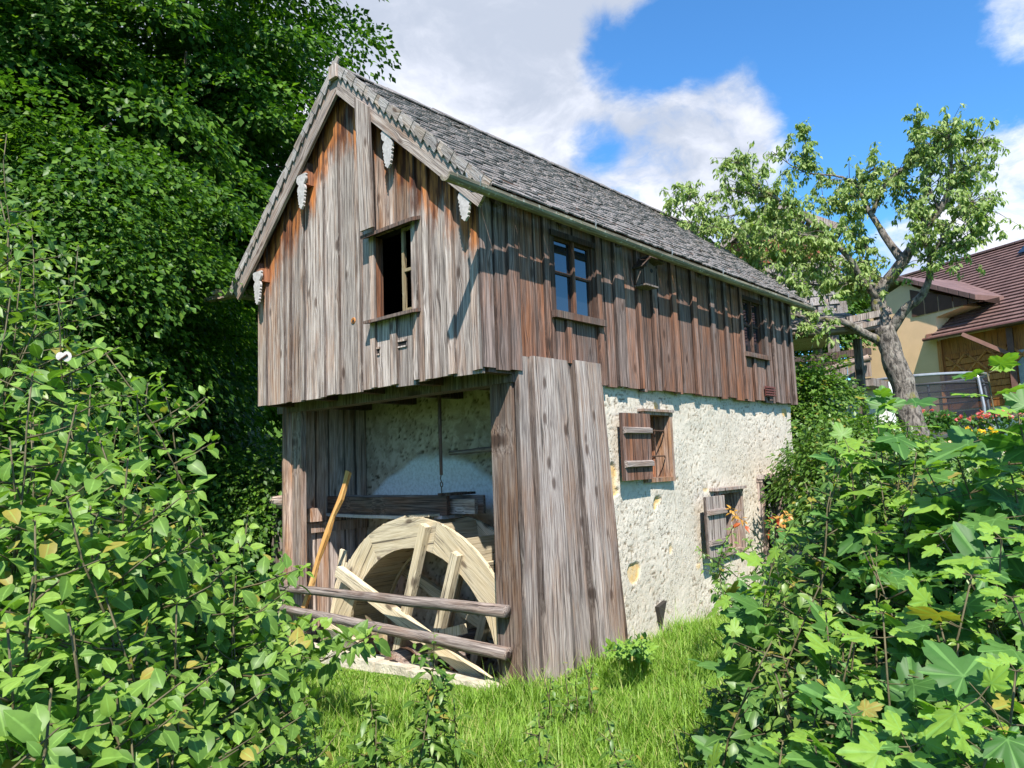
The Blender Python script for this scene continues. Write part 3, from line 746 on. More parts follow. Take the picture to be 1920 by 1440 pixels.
def reveal(w, deep=.20, col=(.55, .6, .3), lintel=True):
    x0, x1, z0, z1 = w
    f_ = MB().box((x0 - .012, -.02, z0), (x0 + .035, deep, z1)).box((x1 - .035, -.02, z0), (x1 + .012, deep, z1)).box((x0 - .012, -.022, z0 - .03), (x1 + .012, deep, z0 + .01)).box((x0 - .02, -.024, z1 - .035), (x1 + .02, deep, z1 + .01))
    return f_.obj('window', M_grey, stone, color=col)
r3 = reveal(w3); r4 = reveal(w4, col=(.25, .6, .6)); r5 = reveal(w5, .22, (.1, .66, .1))
MB().box((w3[0] - .05, -.045, w3[3] - .005), (w3[1] + .02, .03, w3[3] + .018)).obj('lintel', M_grey, r3, color=(.3, .5, .9))
MB().box((w4[0] - .12, -.07, w4[3] - .0), (w4[1] + .02, .03, w4[3] + .03)).obj('lintel', M_grey, r4, color=(.1, .6, .2))
MB().box((w5[0] - .03, -.06, w5[3] - .0), (w5[1] + .03, .03, w5[3] + .05)).obj('lintel', M_grey, r5, color=(.1, .7, .7))
def innerwin(parent, w, y, side_col):
    x0, x1, z0, z1 = w; x0 += .035; x1 -= .035; z0 += .01; z1 -= .035
    xm = (x0 + x1) / 2
    MB().box((x0, y, z0), (x0 + .03, y + .03, z1)).box((x1 - .03, y, z0), (x1, y + .03, z1)).box((xm - .012, y, z0), (xm + .012, y + .03, z1)).box((x0 + .03, y, z1 - .03), (x1 - .03, y + .03, z1)).box((x0 + .03, y, z0), (x1 - .03, y + .03, z0 + .03)).obj('casement', M_side, parent, color=side_col)
    for a, b in ((x0 + .028, xm - .01), (xm + .01, x1 - .028)): MB().box((a, y + .012, z0 + .028), (b, y + .016, z1 - .028)).obj('pane', M_glass, parent)
innerwin(r3, w3, .17, (.9, .7, .3)); innerwin(r4, w4, .17, (.5, .6, .3)); innerwin(r5, w5, .19, (.2, .7, .3))
for z in (1.66, 1.90): MB().tube([(w3[0] + .03, .02, z), (w3[1] - .10, .02, z), (w3[1] - .045, .05, z - .02)], .007, 6).obj('iron_bar', M_iron, r3)
for x in (w3[0] + .10, w3[0] + .27): MB().tube([(x, .05, w3[2]), (x + .01, .05, w3[3] - .04)], .006, 6).obj('iron_bar', M_iron, r3)
MB().box((w3[0] + .16, .10, w3[2] + .01), (w3[0] + .24, .14, w3[2] + .09)).box((w3[0] + .175, .10, w3[2] + .10), (w3[0] + .225, .14, w3[2] + .19), .006).obj('white_vessel', M_white, r3)
MB().bar((w5[1] - .22, .10, w5[2]), (w5[1] - .28, .10, w5[3] - .04), .012, .035, (1, 0, 0)).obj('curtain_edge', M_white, r5)
def shutter(x0, x1, z0, z1, col, tilt=0.):
    root = MB().box((0, .012, 0), (x1 - x0, .022, z1 - z0)).obj('shutter', M_dark, mill, frame((x0, -.075, z0), (1, 0, 0), (0, 1, 0), (0, 0, 1)), col)
    n = 3; w = (x1 - x0) / n
    for k in range(n): plank(root, (x0 + k * w + .002, -.064, z0), (1, 0, 0), (0, 0, 1), (0, -1, 0), w - .004, 0, 0, z1 - z0, z1 - z0, .016, M_side if col[0] > .3 else M_grey, (col[0], col[1] + rr.uniform(-.04, .04), rr.random()), nseg=2, wav=.001)
    for f_ in (.24, .74):
        z = z0 + (z1 - z0) * f_
        V = [(x0 + .01, -.08, z - .03), (x1 - .01, -.08, z - .03), (x1 - .01, -.08, z + .03), (x0 + .01, -.08, z + .03), (x0 + .02, -.112, z - .022), (x1 - .02, -.112, z - .022), (x1 - .02, -.112, z + .018), (x0 + .02, -.112, z + .018)]
        zz = [(a - x0, b + .0, c - z) for a, b, c in V]
        fixn(mk('batten', [(c_, b_, a_) for a_, b_, c_ in zz], [(0, 1, 2, 3), (4, 7, 6, 5), (0, 4, 5, 1), (1, 5, 6, 2), (2, 6, 7, 3), (3, 7, 4, 0)], M_grey, root, frame((x0, 0, z), (0, 0, 1), (0, 1, 0), (1, 0, 0)), (.1, .42, rr.random())))
shutter(1.305, 1.775, 1.455, 2.045, (.45, .48, .3)); shutter(2.745, 3.165, .63, 1.235, (.08, .55, .6))
# drain niche low in the wall
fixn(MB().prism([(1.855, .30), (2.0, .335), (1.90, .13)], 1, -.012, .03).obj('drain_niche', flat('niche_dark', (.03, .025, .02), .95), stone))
# sill stones and floor of the pit
y = 3.0; k = 0
while y > .25:
    w = rr.uniform(.28, .5); mbx = MB()
    mbx.box((-.10, y - w + .01, -.26), (.10, y - .005, -.012 + .012 * (3 - y)), .016)
    o = mbx.obj('sill_stone', flat('sill_stone_%d' % k, (.50, .44, .34), .9, .25, 9, 0, .9, .015), mill); y -= w; k += 1
MB().box((.05, .1, -1.35), (.95, 3.05, -1.3)).box((.05, .05, -1.35), (.95, .10, 0)).box((.02, .1, -1.35), (.05, 3.05, -.2)).obj('pit_floor', M_pit, mill)
# front rails
def log(name, p, q, r0, r1, parent, col, n=10, kn=.06, mat=None, **kw):
    p, q = Vector(p), Vector(q); d = (q - p); L = d.length; d.normalize()
    a = Vector((0, 0, 1)) if abs(d.z) < .9 else Vector((1, 0, 0)); a = (a - d * a.dot(d)).normalized(); b = d.cross(a)
    pts = [(.012 * mn.noise(Vector((i * .7, r0 * 99, 1))), .012 * mn.noise(Vector((i * .7, r0 * 99, 8))), L * i / 9) for i in range(10)]
    return MB().tube(pts, [r0 + (r1 - r0) * i / 9 for i in range(10)], n, kn).obj(name, mat or M_grey, parent, frame(p, a, b, d), col, smooth=True, **kw)
log('rail', (-.05, 3.30, .49), (-.06, .10, .565), .036, .050, mill, (.05, .36, .3))
log('rail', (-.05, 3.30, .30), (-.06, .10, .265), .036, .052, mill, (.08, .36, .7))
MB().tube([(-.06, .098, .265), (-.06, .092, .265)], [.024, .022], 8).obj('rail_core', M_dark, mill, color=(.2, .3, .2))

# ================================================================== WATER WHEEL
WC = (1.42, -.05); RO, RI = 1.25, .985
wheel = empty('water_wheel', (.42, WC[0], WC[1]), 'pale wooden water wheel standing in the open pit under the gable', 'water wheel')
def wp(a, r): return (WC[0] + r * math.cos(a), WC[1] + r * math.sin(a))
for xf, nm in ((.20, 0), (.64, 1)):
    nf = 8
    for k in range(nf):
        a0 = 2 * PI * k / nf + .25; a1 = 2 * PI * (k + 1) / nf + .25 - .004; ns = 6
        outer = [wp(a0 + (a1 - a0) * i / ns, RO) for i in range(ns + 1)]; inner = [wp(a0 + (a1 - a0) * i / ns, RI) for i in range(ns, -1, -1)]
        mb = MB()
        for i in range(ns):
            mb.prism([outer[i], outer[i + 1], inner[ns - i - 1], inner[ns - i]], 0, xf, xf + .035)
        am = (a0 + a1) / 2; O = Vector((xf, *wp(am, RI))); mw = frame(O, Vector((0, math.cos(am), math.sin(am))), Vector((1, 0, 0)), Vector((0, -math.sin(am), math.cos(am)))); im = mw.inverted()
        fixn(mk('felloe', [im @ Vector(v) for v in mb.V], mb.F, M_pale, wheel, mw, rc(.15, .1, .52, .05)))
nb = 44
for k in range(nb):
    a = 2 * PI * k / nb; am = a + PI / nb; O = Vector((.235, *wp(a, RI + .02)))
    L = 2 * (RI + .02) * math.tan(PI / nb)
    tx = Vector((0, -math.sin(am), math.cos(am))); nr = Vector((0, math.cos(am), math.sin(am)))
    V = [(x, y, z) for z in (0, .405) for y in (0, .022) for x in (0, L - .004)]
    mk('sole_board', V, [(0, 2, 3, 1), (4, 5, 7, 6), (0, 1, 5, 4), (2, 6, 7, 3), (0, 4, 6, 2), (1, 3, 7, 5)], M_pale, wheel, frame(O, tx, nr, (1, 0, 0)), rc(.35, .15, .40, .06))
for k in range(26):
    a = 2 * PI * k / 26; p0 = wp(a, RI + .045); p1 = wp(a - .10, RO - .01)
    d = Vector((0, p1[0] - p0[0], p1[1] - p0[1])); L = d.length; d.normalize(); nn = Vector((1, 0, 0)).cross(d)
    V = [(x, y, z) for z in (0, .405) for y in (0, .02) for x in (0, L)]
    mk('bucket_board', V, [(0, 2, 3, 1), (4, 5, 7, 6), (0, 1, 5, 4), (2, 6, 7, 3), (0, 4, 6, 2), (1, 3, 7, 5)], M_pale, wheel, frame((.235, p0[0], p0[1]), d, nn, (1, 0, 0)), rc(.3, .15, .45, .06))
# outer shrouding boards seen on the near upper rim
for k in range(5):
    a0 = math.radians(28 + k * 13.5); a1 = a0 + math.radians(13.0)
    p0, p1 = wp(a0, RO + .004), wp(a1, RO + .004)
    d = Vector((0, p1[0] - p0[0], p1[1] - p0[1])); L = d.length; d.normalize(); nn = Vector((0, math.cos((a0 + a1) / 2), math.sin((a0 + a1) / 2)))
    dx = .21 + .02 * k
    V = [(x, y, z) for z in (0, .66 - dx - (.0 if k < 3 else .12)) for y in (0, .018) for x in (0, L)]
    mk('rim_board', V, [(0, 2, 3, 1), (4, 5, 7, 6), (0, 1, 5, 4), (2, 6, 7, 3), (0, 4, 6, 2), (1, 3, 7, 5)], M_pale, wheel, frame((dx, p0[0], p0[1]), d, nn, (1, 0, 0)), rc(.2, .1, .55, .04))
dA = Vector((0, .345, -.939)); dB = Vector((0, -.925, -.38)).normalized()
c0 = Vector((0, WC[0], WC[1]))
def arm(d, off, perp, x0, x1, w, l0, l1, shift=0.):
    p = c0 + perp * off; O = p - d * l0
    L = l0 + l1
    V = [(x, y, z) for z in (0, L) for y in (0, x1 - x0) for x in (-w / 2, w / 2)]
    O = Vector((x0, O.y, O.z)); mk('arm', V, [(0, 2, 3, 1), (4, 5, 7, 6), (0, 1, 5, 4), (2, 6, 7, 3), (0, 4, 6, 2), (1, 3, 7, 5)], M_pale, wheel, frame(O, perp, (1, 0, 0), d), rc(.08, .06, .56, .04))
for x0, x1, sc_ in ((.13, .195, 1.), (.68, .75, 1.)):
    arm(dA, -.215, dB, x0, x1, .082, 1.18, 1.17); arm(dA, .215, dB, x0, x1, .082, 1.12, 1.1)
    arm(dB, -.30, dA, x0 - .05 if x0 < .3 else x1, x0 + .02 if x0 < .3 else x1 + .06, .10, 1.19, 1.19); arm(dB, .24, dA, x0 - .05 if x0 < .3 else x1, x0 + .02 if x0 < .3 else x1 + .06, .10, 1.17, 1.15)
mb = MB().bar((.085, 1.12, .235), (.085, .70, .35), .07, .075); mb.obj('wedge', M_pale, wheel, color=(.1, .56, .3))
log('axle', (.0, WC[0] + .04, WC[1] - .02), (1.0, WC[0], WC[1]), .17, .17, wheel, (.35, .42, .2), 14, .02)
for x in (.10, .28, .5): MB().tube([(x, WC[0] + .03, WC[1] - .02), (x + .03, WC[0] + .03, WC[1] - .02)], .178, 16).obj('iron_band', M_iron, wheel)
MB().tube([(-.012, WC[0] + .04, WC[1] - .02), (-.004, WC[0] + .04, WC[1] - .02)], .10, 12).obj('axle_hollow', flat('axle_dark', (.02, .012, .01), .9), wheel)
MB().box((-.02, WC[0] - .34, -.42), (.10, WC[0] + .34, -.22), .01).obj('bearing_block', M_grey, wheel, color=(.1, .7, .2))

# head race trough above the wheel
tr = empty('head_race_trough', (.45, 2.0, 1.24), 'dark split timber trough hung above the water wheel', 'water trough')
def ytb(name, x0, x1, y0, y1, z0, z1, mat, col, sag=0.):
    V = []; Fc = []; n = 8; L = y1 - y0
    for i in range(n + 1):
        s = i / n; dz = sag * math.sin(PI * s) + .006 * mn.noise(Vector((i * .9, z0 * 9, x0 * 9)))
        V += [(0, 0, L * s)] and [(a, b + dz, L * s) for a, b in ((x0, z0), (x1, z0), (x1, z1), (x0, z1))]
    for i in range(n):
        for k in range(4): Fc.append((i * 4 + k, i * 4 + (k + 1) % 4, i * 4 + 4 + (k + 1) % 4, i * 4 + 4 + k))
    Fc += [(0, 1, 2, 3), (n * 4 + 3, n * 4 + 2, n * 4 + 1, n * 4)]
    return fixn(mk(name, V, Fc, mat, tr, frame((0, y0, 0), (1, 0, 0), (0, 0, 1), (0, 1, 0)), col))
ytb('front_side', .42, .46, 1.22, 3.04, 1.205, 1.375, M_dark, (.25, .75, .3), -.012)
ytb('bottom_board', .40, .68, 1.26, 3.04, 1.17, 1.20, M_white, None, -.012)  # white colour here paints in the lit lower edge of the dark trough
ytb('back_side', .66, .69, 1.0, 3.04, 1.205, 1.37, M_grey, (.1, .42, .6))
ytb('end_board', .50, .54, .95, 1.9, 1.215, 1.345, M_grey, (.1, .60, .2))
MB().box((.39, 1.14, 1.378), (.71, 1.20, 1.40)).box((.39, 1.25, 1.378), (.71, 1.30, 1.40)).obj('cross_batten', M_dark, tr, color=(.3, .6, .2))
hook = MB().tube([(.45, 1.31, 2.30), (.452, 1.315, 1.9), (.45, 1.31, 1.56)], [.018, .016, .014], 8)
hr = empty('hanging_rod', (.45, 1.31, 2.30), 'slim wooden rod with an iron ring hanging over the trough', 'rod')
hook.obj('rod', M_dark, hr, color=(.3, .9, .3))
MB().tube([(.45 + .0, 1.31 + .016 * math.cos(a), 1.475 + .022 * math.sin(a)) for a in np.linspace(0, 2 * PI, 13)], .005, 5, caps=False).obj('ring', M_iron, hr)
MB().tube([(.45, 1.31, 1.57), (.45, 1.322, 1.53), (.45, 1.31, 1.498)], .005, 5).tube([(.45, 1.31, 1.455), (.45, 1.31, 1.40)], .005, 5).obj('hook', M_iron, hr)
log('wooden_peg_bar', (.87, 1.38, 1.79), (.86, 1.02, 1.80), .024, .026, None, (.25, .45, .3), label='short dark wooden bar set in the rubble wall right of the hanging rod', category=None) if False else None
o = log('crank_bar', (.74, 1.50, 1.76), (.86, .80, 1.79), .022, .026, None, (.25, .45, .3)); setp(o, 'short dark bar across the rubble wall, right of the hanging rod', 'bar')
# leaning stick and spare pale boards
stk = MB()
P = [(-.0, 2.90, .20), (.03, 2.75, .52), (.05, 2.66, .78), (.075, 2.545, 1.02), (.095, 2.47, 1.20), (.12, 2.375, 1.36), (.135, 2.33, 1.48), (.15, 2.285, 1.62)]
rad = [(.030, .05), (.034, .055), (.03, .045), (.036, .06), (.026, .042), (.034, .056), (.03, .05), (.03, .07)]
d = (Vector(P[-1]) - Vector(P[0])); L = d.length; d.normalize(); sx = Vector((0, -1, 0)); sx = (sx - d * sx.dot(d)).normalized(); ny = d.cross(sx); mw = frame(P[0], sx, ny, d); im = mw.inverted()
V = []; Fc = []
for i, p in enumerate(P):
    q = im @ Vector(p); a, b = rad[i][1] / 2, rad[i][0] / 2
    V += [(q.x - a, q.y - b, q.z), (q.x + a * .9, q.y - b, q.z + .01), (q.x + a, q.y + b, q.z), (q.x - a * .9, q.y + b, q.z)]
for i in range(7):
    for k in range(4): Fc.append((i * 4 + k, i * 4 + (k + 1) % 4, i * 4 + 4 + (k + 1) % 4, i * 4 + 4 + k))
Fc += [(0, 1, 2, 3), (31, 30, 29, 28)]
M_yel = wood('orange_split_wood', (.42, .22, .07), (.62, .42, .18), (.35, .12, .03), (.65, .36, .10))
o = mk('leaning_stick', V, Fc, M_yel, None, mw, (.4, .56, .4)); fixn(o); setp(o, 'orange split stick leaning against the horizontal rail left of the wheel', 'stick')
for y0, x0, L_, w_, dy, lab in ((2.80, .30, .72, .11, -.10, 'pale spare board standing just left of the leaning orange stick'), (2.62, .22, .62, .10, -.16, 'pale spare board leaning just right of the orange stick'), (2.50, .62, .95, .12, -.22, 'pale pointed board leaning beside the left rim of the wheel')):
    d = Vector((.12, dy, .97)).normalized(); sx = Vector((0, -1, 0)); sx = (sx - d * sx.dot(d)).normalized()
    mb = MB(); mb.box((-w_ / 2, 0, 0), (w_ / 2, .02, L_), .012); o = mb.obj('spare_board', M_pale, None, frame((x0, y0, .12), sx, d.cross(sx), d), (.1, .60, rr.random())); setp(o, lab, 'board')

# birdhouse on the side wall
bh = empty('birdhouse', (1.82, -.05, 3.36), 'small weathered nesting box hanging on the side wall right of the first window', 'birdhouse')
b_ = MB(); b_.prism([(1.70, 3.25), (1.88, 3.235), (1.93, 3.42), (1.76, 3.475), (1.70, 3.38)], 1, -.15, -.055); fixn(b_.obj('body', M_grey, bh, color=(.3, .25, .3)))
MB().bar((1.685, -.11, 3.40), (1.78, -.11, 3.51), .15, .015, (-.7, 0, .7)).obj('roof', M_dark, bh, color=(.1, .5, .3))
MB().bar((1.765, -.11, 3.505), (1.98, -.11, 3.475), .17, .018).obj('roof', M_dark, bh, color=(.1, .7, .8))
MB().tube([(1.83, -.150, 3.385), (1.83, -.155, 3.385)], [.02, .02], 10).obj('entrance_hole', flat('bird_hole', (.01, .008, .008), .9), bh)
MB().box((1.68, -.175, 3.225), (1.90, -.05, 3.24)).obj('floor_board', M_grey, bh, color=(.1, .3, .3))

# ================================================================== FRUIT TREE (right)
ftree = empty('fruit_tree', tuple(at(1730, 900, 11.6)), 'old gnarled fruit tree with sparse light green leaves and mossy forked trunk beside the mill', 'tree')
DF = 8.6
def zp(a, b): return (1240 + a / 2.823, 180 + b / 2.823)
limbs = [   # (polyline in view directions, start depth, end depth, r0, r1)
 ([(1745, 900), (1722, 830), (1700, 765), (1684, 700), (1668, 650), (1658, 615)], 8.6, 8.6, .165, .125),
 ([(1660, 640), (1650, 585), (1646, 550), (1660, 528)], 8.6, 8.7, .10, .085),
 ([(1660, 530), zp(1280, 870), zp(1380, 730), zp(1470, 600), zp(1520, 480), zp(1530, 280), zp(1525, 200)], 8.7, 8.2, .085, .014),
 ([zp(1270, 860), zp(1180, 740), zp(1120, 640), zp(1060, 520), zp(1070, 430), zp(1130, 380)], 8.7, 9.3, .055, .012),
 ([zp(1120, 620), zp(1180, 480), zp(1320, 350), zp(1400, 290), zp(1560, 250), zp(1690, 230)], 9.0, 8.6, .035, .008),
 ([zp(1320, 350), zp(1360, 250), zp(1350, 110)], 8.8, 8.6, .018, .005),
 ([(1668, 620), zp(1290, 1130), zp(1380, 1050), zp(1425, 920), zp(1400, 780), zp(1380, 640)], 8.6, 8.0, .075, .016),
 ([zp(1410, 880), zp(1480, 760), zp(1560, 640), zp(1640, 560), zp(1690, 600)], 8.1, 7.7, .03, .006),
 ([zp(1480, 800), zp(1580, 800), zp(1650, 700)], 8.0, 7.8, .016, .005),
 ([(1650, 640), zp(1080, 1260), zp(960, 1195), zp(800, 1180), zp(670, 1150)], 8.6, 7.6, .07, .018),
 ([(1648, 560), zp(1060, 970), zp(1010, 880), zp(900, 760), zp(760, 650), zp(640, 560), zp(500, 520), zp(350, 500)], 8.6, 7.2, .05, .007),
 ([zp(640, 560), zp(520, 480), zp(440, 380), zp(400, 350)], 7.5, 7.2, .014, .004),
 ([zp(1060, 620), zp(960, 590), zp(860, 560)], 9.2, 9.4, .014, .005),
 ([zp(1060, 500), zp(960, 430), zp(750, 400), zp(610, 310)], 9.2, 9.6, .02, .004),
 ([zp(790, 400), zp(770, 280), zp(740, 170)], 9.5, 9.5, .01, .004),
 ([zp(900, 760), zp(780, 740), zp(600, 720), zp(400, 700), zp(200, 700), zp(60, 560)], 8.0, 6.6, .022, .004),
 ([zp(300, 740), zp(220, 650), zp(170, 520)], 7.2, 7.0, .010, .003),
 ([zp(1130, 1000), zp(1000, 990), zp(820, 1000), zp(700, 980)], 8.6, 8.0, .03, .006),
 ([zp(640, 980), zp(520, 900), zp(460, 830)], 7.9, 7.6, .014, .005),
 ([zp(1100, 980), zp(900, 900), zp(700, 860), zp(520, 860)], 8.9, 8.7, .022, .005),
 ([zp(900, 780), zp(760, 820), zp(600, 800)], 8.6, 8.8, .014, .005),
 ([zp(760, 650), zp(620, 640), zp(480, 620), zp(330, 640)], 8.4, 8.6, .014, .005),
 ([zp(1050, 1000), zp(900, 1010), zp(780, 930)], 8.9, 9.2, .014, .005),
 ([zp(1500, 520), zp(1600, 440), zp(1640, 380)], 8.4, 8.6, .016, .005),
 ([zp(1440, 660), zp(1340, 560), zp(1280, 470)], 8.4, 8.8, .016, .005),
 ([zp(1470, 600), zp(1420, 480), zp(1440, 330), zp(1470, 180)], 8.4, 8.4, .02, .005),
 ([zp(1180, 980), zp(1080, 900), zp(1090, 800), zp(1010, 700)], 8.7, 9.3, .026, .006)]
tips = []
mbt = MB(); first = True
def smooth(pts, n=4):
    out = []
    for i in range(len(pts) - 1):
        p0 = pts[max(i - 1, 0)]; p1 = pts[i]; p2 = pts[i + 1]; p3 = pts[min(i + 2, len(pts) - 1)]
        for k in range(n):
            s = k / n; out.append(.5 * ((2 * p1) + (p2 - p0) * s + (2 * p0 - 5 * p1 + 4 * p2 - p3) * s * s + (3 * p1 - p0 - 3 * p2 + p3) * s ** 3))
    out.append(pts[-1]); return out
for li, (pl, d0, d1, r0, r1) in enumerate(limbs):
    n = len(pl); pts = smooth([at(p[0], p[1], 11.6 + (d0 + (d1 - d0) * i / (n - 1) - 8.6) * .75) for i, p in enumerate(pl)]); r0 *= 1.12; r1 *= 1.1
    if li == 0: pts = [Vector((pts[0].x, pts[0].y, ground(pts[0].x, pts[0].y) - .1))] + pts
    m_ = len(pts); rad = [r0 + (r1 - r0) * (i / (m_ - 1)) ** .8 for i in range(m_)]
    if r0 > .03: pts = [p + Vector((mn.noise(p * 3), mn.noise(p * 3 + Vector((5, 0, 0))), 0)) * r0 * .2 for p in pts]
    mb = MB().tube(pts, rad, 9 if r0 > .05 else 6, .10 if r0 > .03 else .05)
    mb.obj('trunk' if li == 0 else 'limb', None, ftree, smooth=True)
    for i in range(m_):
        if rad[i] < .036: tips.append((pts[i], (pts[min(i + 1, m_ - 1)] - pts[max(i - 1, 0)]).normalized(), li))
m, t = newmat('lichened_bark')
pos = t.n('ShaderNodeNewGeometry').outputs['Position']
a = t.noise(pos, 1., 6, .65, .5, (22, 22, 9)); b = t.noise(pos, 4, 5, .6)
c = t.mix(t.ss(a, .35, .62), (.025, .020, .016), (.23, .195, .165)); c = t.mix(t.ss(b, .56, .66), c, (.17, .155, .035))
c = t.mix(t.math('MULTIPLY', t.ss(t.noise(pos, 9, 5), .56, .64), .45), c, (.28, .26, .22))
M_lbark = finish(m, t, princ(t, c, .95, t.bump(a, 1., .04)))
for o in ftree.children: o.data.materials.append(M_lbark)
# twigs + drooping leaf tufts
LP, LD, LN, LS = [], [], [], []
twig = MB()
rt = random.Random(3)
for (p, d, li) in tips:
    for k in range(rt.choice((3, 4, 4, 5))):
        v = Vector((rt.gauss(0, 1), rt.gauss(0, 1), rt.gauss(.25, .8))).normalized(); v = (v + d * .5).normalized()
        L = rt.uniform(.12, .46) if li not in (14, 5) else rt.uniform(.08, .2); q = p + v * L + Vector((0, 0, -.12 * L)); mid = (p + q) / 2 + Vector((0, 0, .04))
        twig.tube([p, mid, q], [.006, .004, .002], 4)
        for s in range(rt.randint(2, 5)):
            c = p.lerp(q, rt.uniform(.35, 1.)) if s else q
            for j in range(rt.randint(5, 9)):
                dr = Vector((rt.gauss(0, .55), rt.gauss(0, .55), -rt.uniform(.1, 1.3))).normalized()
                LP.append(c + Vector((rt.gauss(0, .02), rt.gauss(0, .02), rt.gauss(0, .02)))); LD.append(dr)
                LN.append(Vector((rt.gauss(0, .6), rt.gauss(0, .6), 1)) + Vector((-.4, -.4, .2))); LS.append(rt.uniform(.055, .10))
twig.obj('twigs', M_lbark, ftree, kind='stuff')
LP, LD, LN, LS = (np.array(v, float) for v in (LP, LD, LN, LS))
def leaf_parts(parent, tm, mat, P, D, N, Sz, n_ind, young=None, name='leaf', stuffname='foliage'):
    n = len(P); young = np.zeros(n) if young is None else young
    q = project(P); vis = (q[:, 2] > .2) & (q[:, 0] > 0) & (q[:, 0] < 1920) & (q[:, 1] > 0) & (q[:, 1] < 1440)
    score = np.where(vis, Sz / np.maximum(q[:, 2], .2), 0); order = np.argsort(-score)
    ind = [i for i in order[:n_ind] if vis[i]]; rest_ = np.setdiff1d(np.arange(n), ind)
    me0 = proto_leaf(name, tm, mat, 0.); me1 = proto_leaf(name, tm, mat, .8)
    for i in ind:
        d = Vector(D[i]).normalized(); nn = Vector(N[i]); nn = (nn - d * nn.dot(d)).normalized(); x = d.cross(nn); s = Sz[i]
        link(me1 if young[i] > .5 else me0, name, None, parent, frame(P[i], x * s, d * s, nn * s))
    if len(rest_):
        V, T, C = place_leaves(tm, P[rest_], D[rest_], N[rest_], Sz[rest_], rng.random(len(rest_)), young[rest_])
        link(npmesh(stuffname, V, T, C, mat, True), stuffname, None, parent, kind='stuff')
    return n
MWL[ftree.name] = Matrix.Translation(ftree.location)
leaf_parts(ftree, tmpl_ovate(2, .22, .15, .1), M_leafF, LP, LD, LN, LS, 180, (rng.random(len(LP)) < .25) * .7)
print('fruit leaves', len(LP))

# ================================================================== BIG TREES (left)
def crown_tree(base, label, cz, rx, rz, nclump, nleaf, lsize=.13, seed=1, trunk_r=.2, cat='tree', group=None, fill=.4, name='broadleaf_tree', mat=None, bias=1.):
    r_ = np.random.default_rng(seed); bx, by = base; gz = ground(bx, by)
    root = empty(name, (bx, by, gz), label, cat, group); MWL[root.name] = Matrix.Translation((bx, by, gz))
    cc = np.array([bx, by, cz])
    v = r_.normal(size=(nclump, 3)); v /= np.linalg.norm(v, axis=1, keepdims=True); rad = r_.random(nclump) ** fill
    # lumpy outline
    lump = np.array([1 + .22 * mn.noise(Vector(x * 1.8 + seed)) + .12 * mn.noise(Vector(x * 5 + seed)) for x in v])
    cen = cc + v * (rad * lump)[:, None] * np.array([rx, rx, rz])
    cen = cen[cen[:, 2] > gz + .6]
    P, D, N = [], [], []
    for c_, vv in zip(cen, v):
        out = (c_ - cc); out[2] *= .3; out /= np.linalg.norm(out) + 1e-6
        nrm = out * .45 + np.array([0, 0, 1.]) + r_.normal(size=3) * .15; nrm /= np.linalg.norm(nrm)
        a = np.cross(nrm, [1, .3, 0]); a /= np.linalg.norm(a); b = np.cross(nrm, a)
        R_ = r_.uniform(.45, 1.15) * bias; k = int(nleaf * 1.45 * (R_ / bias / .6) ** 2)
        rr_ = R_ * np.sqrt(r_.random(k)); th = r_.random(k) * 2 * PI
        el = r_.uniform(.5, 1.)
        pts = c_ + (a * np.cos(th)[:, None] * rr_[:, None] + b * (np.sin(th) * rr_ * el)[:, None]) + nrm * (r_.normal(size=k) * .05 - .38 * rr_ ** 2 / R_)[:, None]
        dd = (pts - c_) + out * .3; dd[:, 2] -= .15; dd += r_.normal(size=dd.shape) * .25
        P.append(pts); D.append(dd); N.append(nrm + r_.normal(size=(k, 3)) * .30)
    P = np.concatenate(P); D = np.concatenate(D); N = np.concatenate(N); n = len(P)
    young = (r_.random(n) < .12) * .5
    V, T, C = place_leaves(tmpl_rhomb(.34, .06, .12), P, D, N, r_.uniform(.6, 1.15, n) * lsize, r_.random(n), young)
    link(npmesh('crown', V, T, C, mat or M_leafT), 'crown', None, root, kind='stuff')
    top = Vector((bx, by, cz + rz * .5)); b0 = Vector((bx, by, gz - .1))
    mb = MB().tube([b0, b0.lerp(top, .3) + Vector((.1, .05, 0)), b0.lerp(top, .6), top], [trunk_r, trunk_r * .8, trunk_r * .5, .03], 9, .05)
    mb.obj('trunk', M_bark, root, smooth=True)
    for k in range(7):
        th = r_.random() * 2 * PI; s0 = r_.uniform(.25, .7); p = b0.lerp(top, s0)
        q = Vector((bx + math.cos(th) * rx * .7, by + math.sin(th) * rx * .7, min(p.z + r_.uniform(.5, 2.) * min(1, rz / 4), cz + rz * .6)))
        MB().tube([p, p.lerp(q, .5) + Vector((0, 0, .3 * min(1, rz / 4))), q], [trunk_r * .35, trunk_r * .22, .02], 6).obj('limb', M_bark, root, smooth=True)
    print(name, n, 'leaves'); return root
def gp(px, D): p = at(px, 870, D); return (p.x, p.y)
G_tree = 'large broadleaf trees behind the mill on the left'
crown_tree(gp(335, 13.0), 'tall broadleaf tree rising directly behind the mill gable', 7.8, 3.7, 5.0, 380, 95, .125, 1, .24, group=G_tree)
crown_tree(gp(20, 12.0), 'tall shady broadleaf tree left of the one behind the gable', 6.4, 3.8, 5.6, 380, 95, .12, 2, .22, group=G_tree)
crown_tree(gp(-330, 11.5), 'broadleaf tree cut by the left edge of the picture', 6, 3.4, 5.2, 200, 90, .13, 3, .2, group=G_tree)
crown_tree(gp(90, 9.2), 'low spreading maple in front of the tall trees, left of the gable', 3.9, 2.0, 1.9, 130, 110, .085, 4, .12, name='maple_tree')
crown_tree(gp(430, 15.0), 'dark understorey tree behind the mill left corner', 1.1, 2.6, .95, 200, 90, .11, 5, .12, name='understorey_tree')
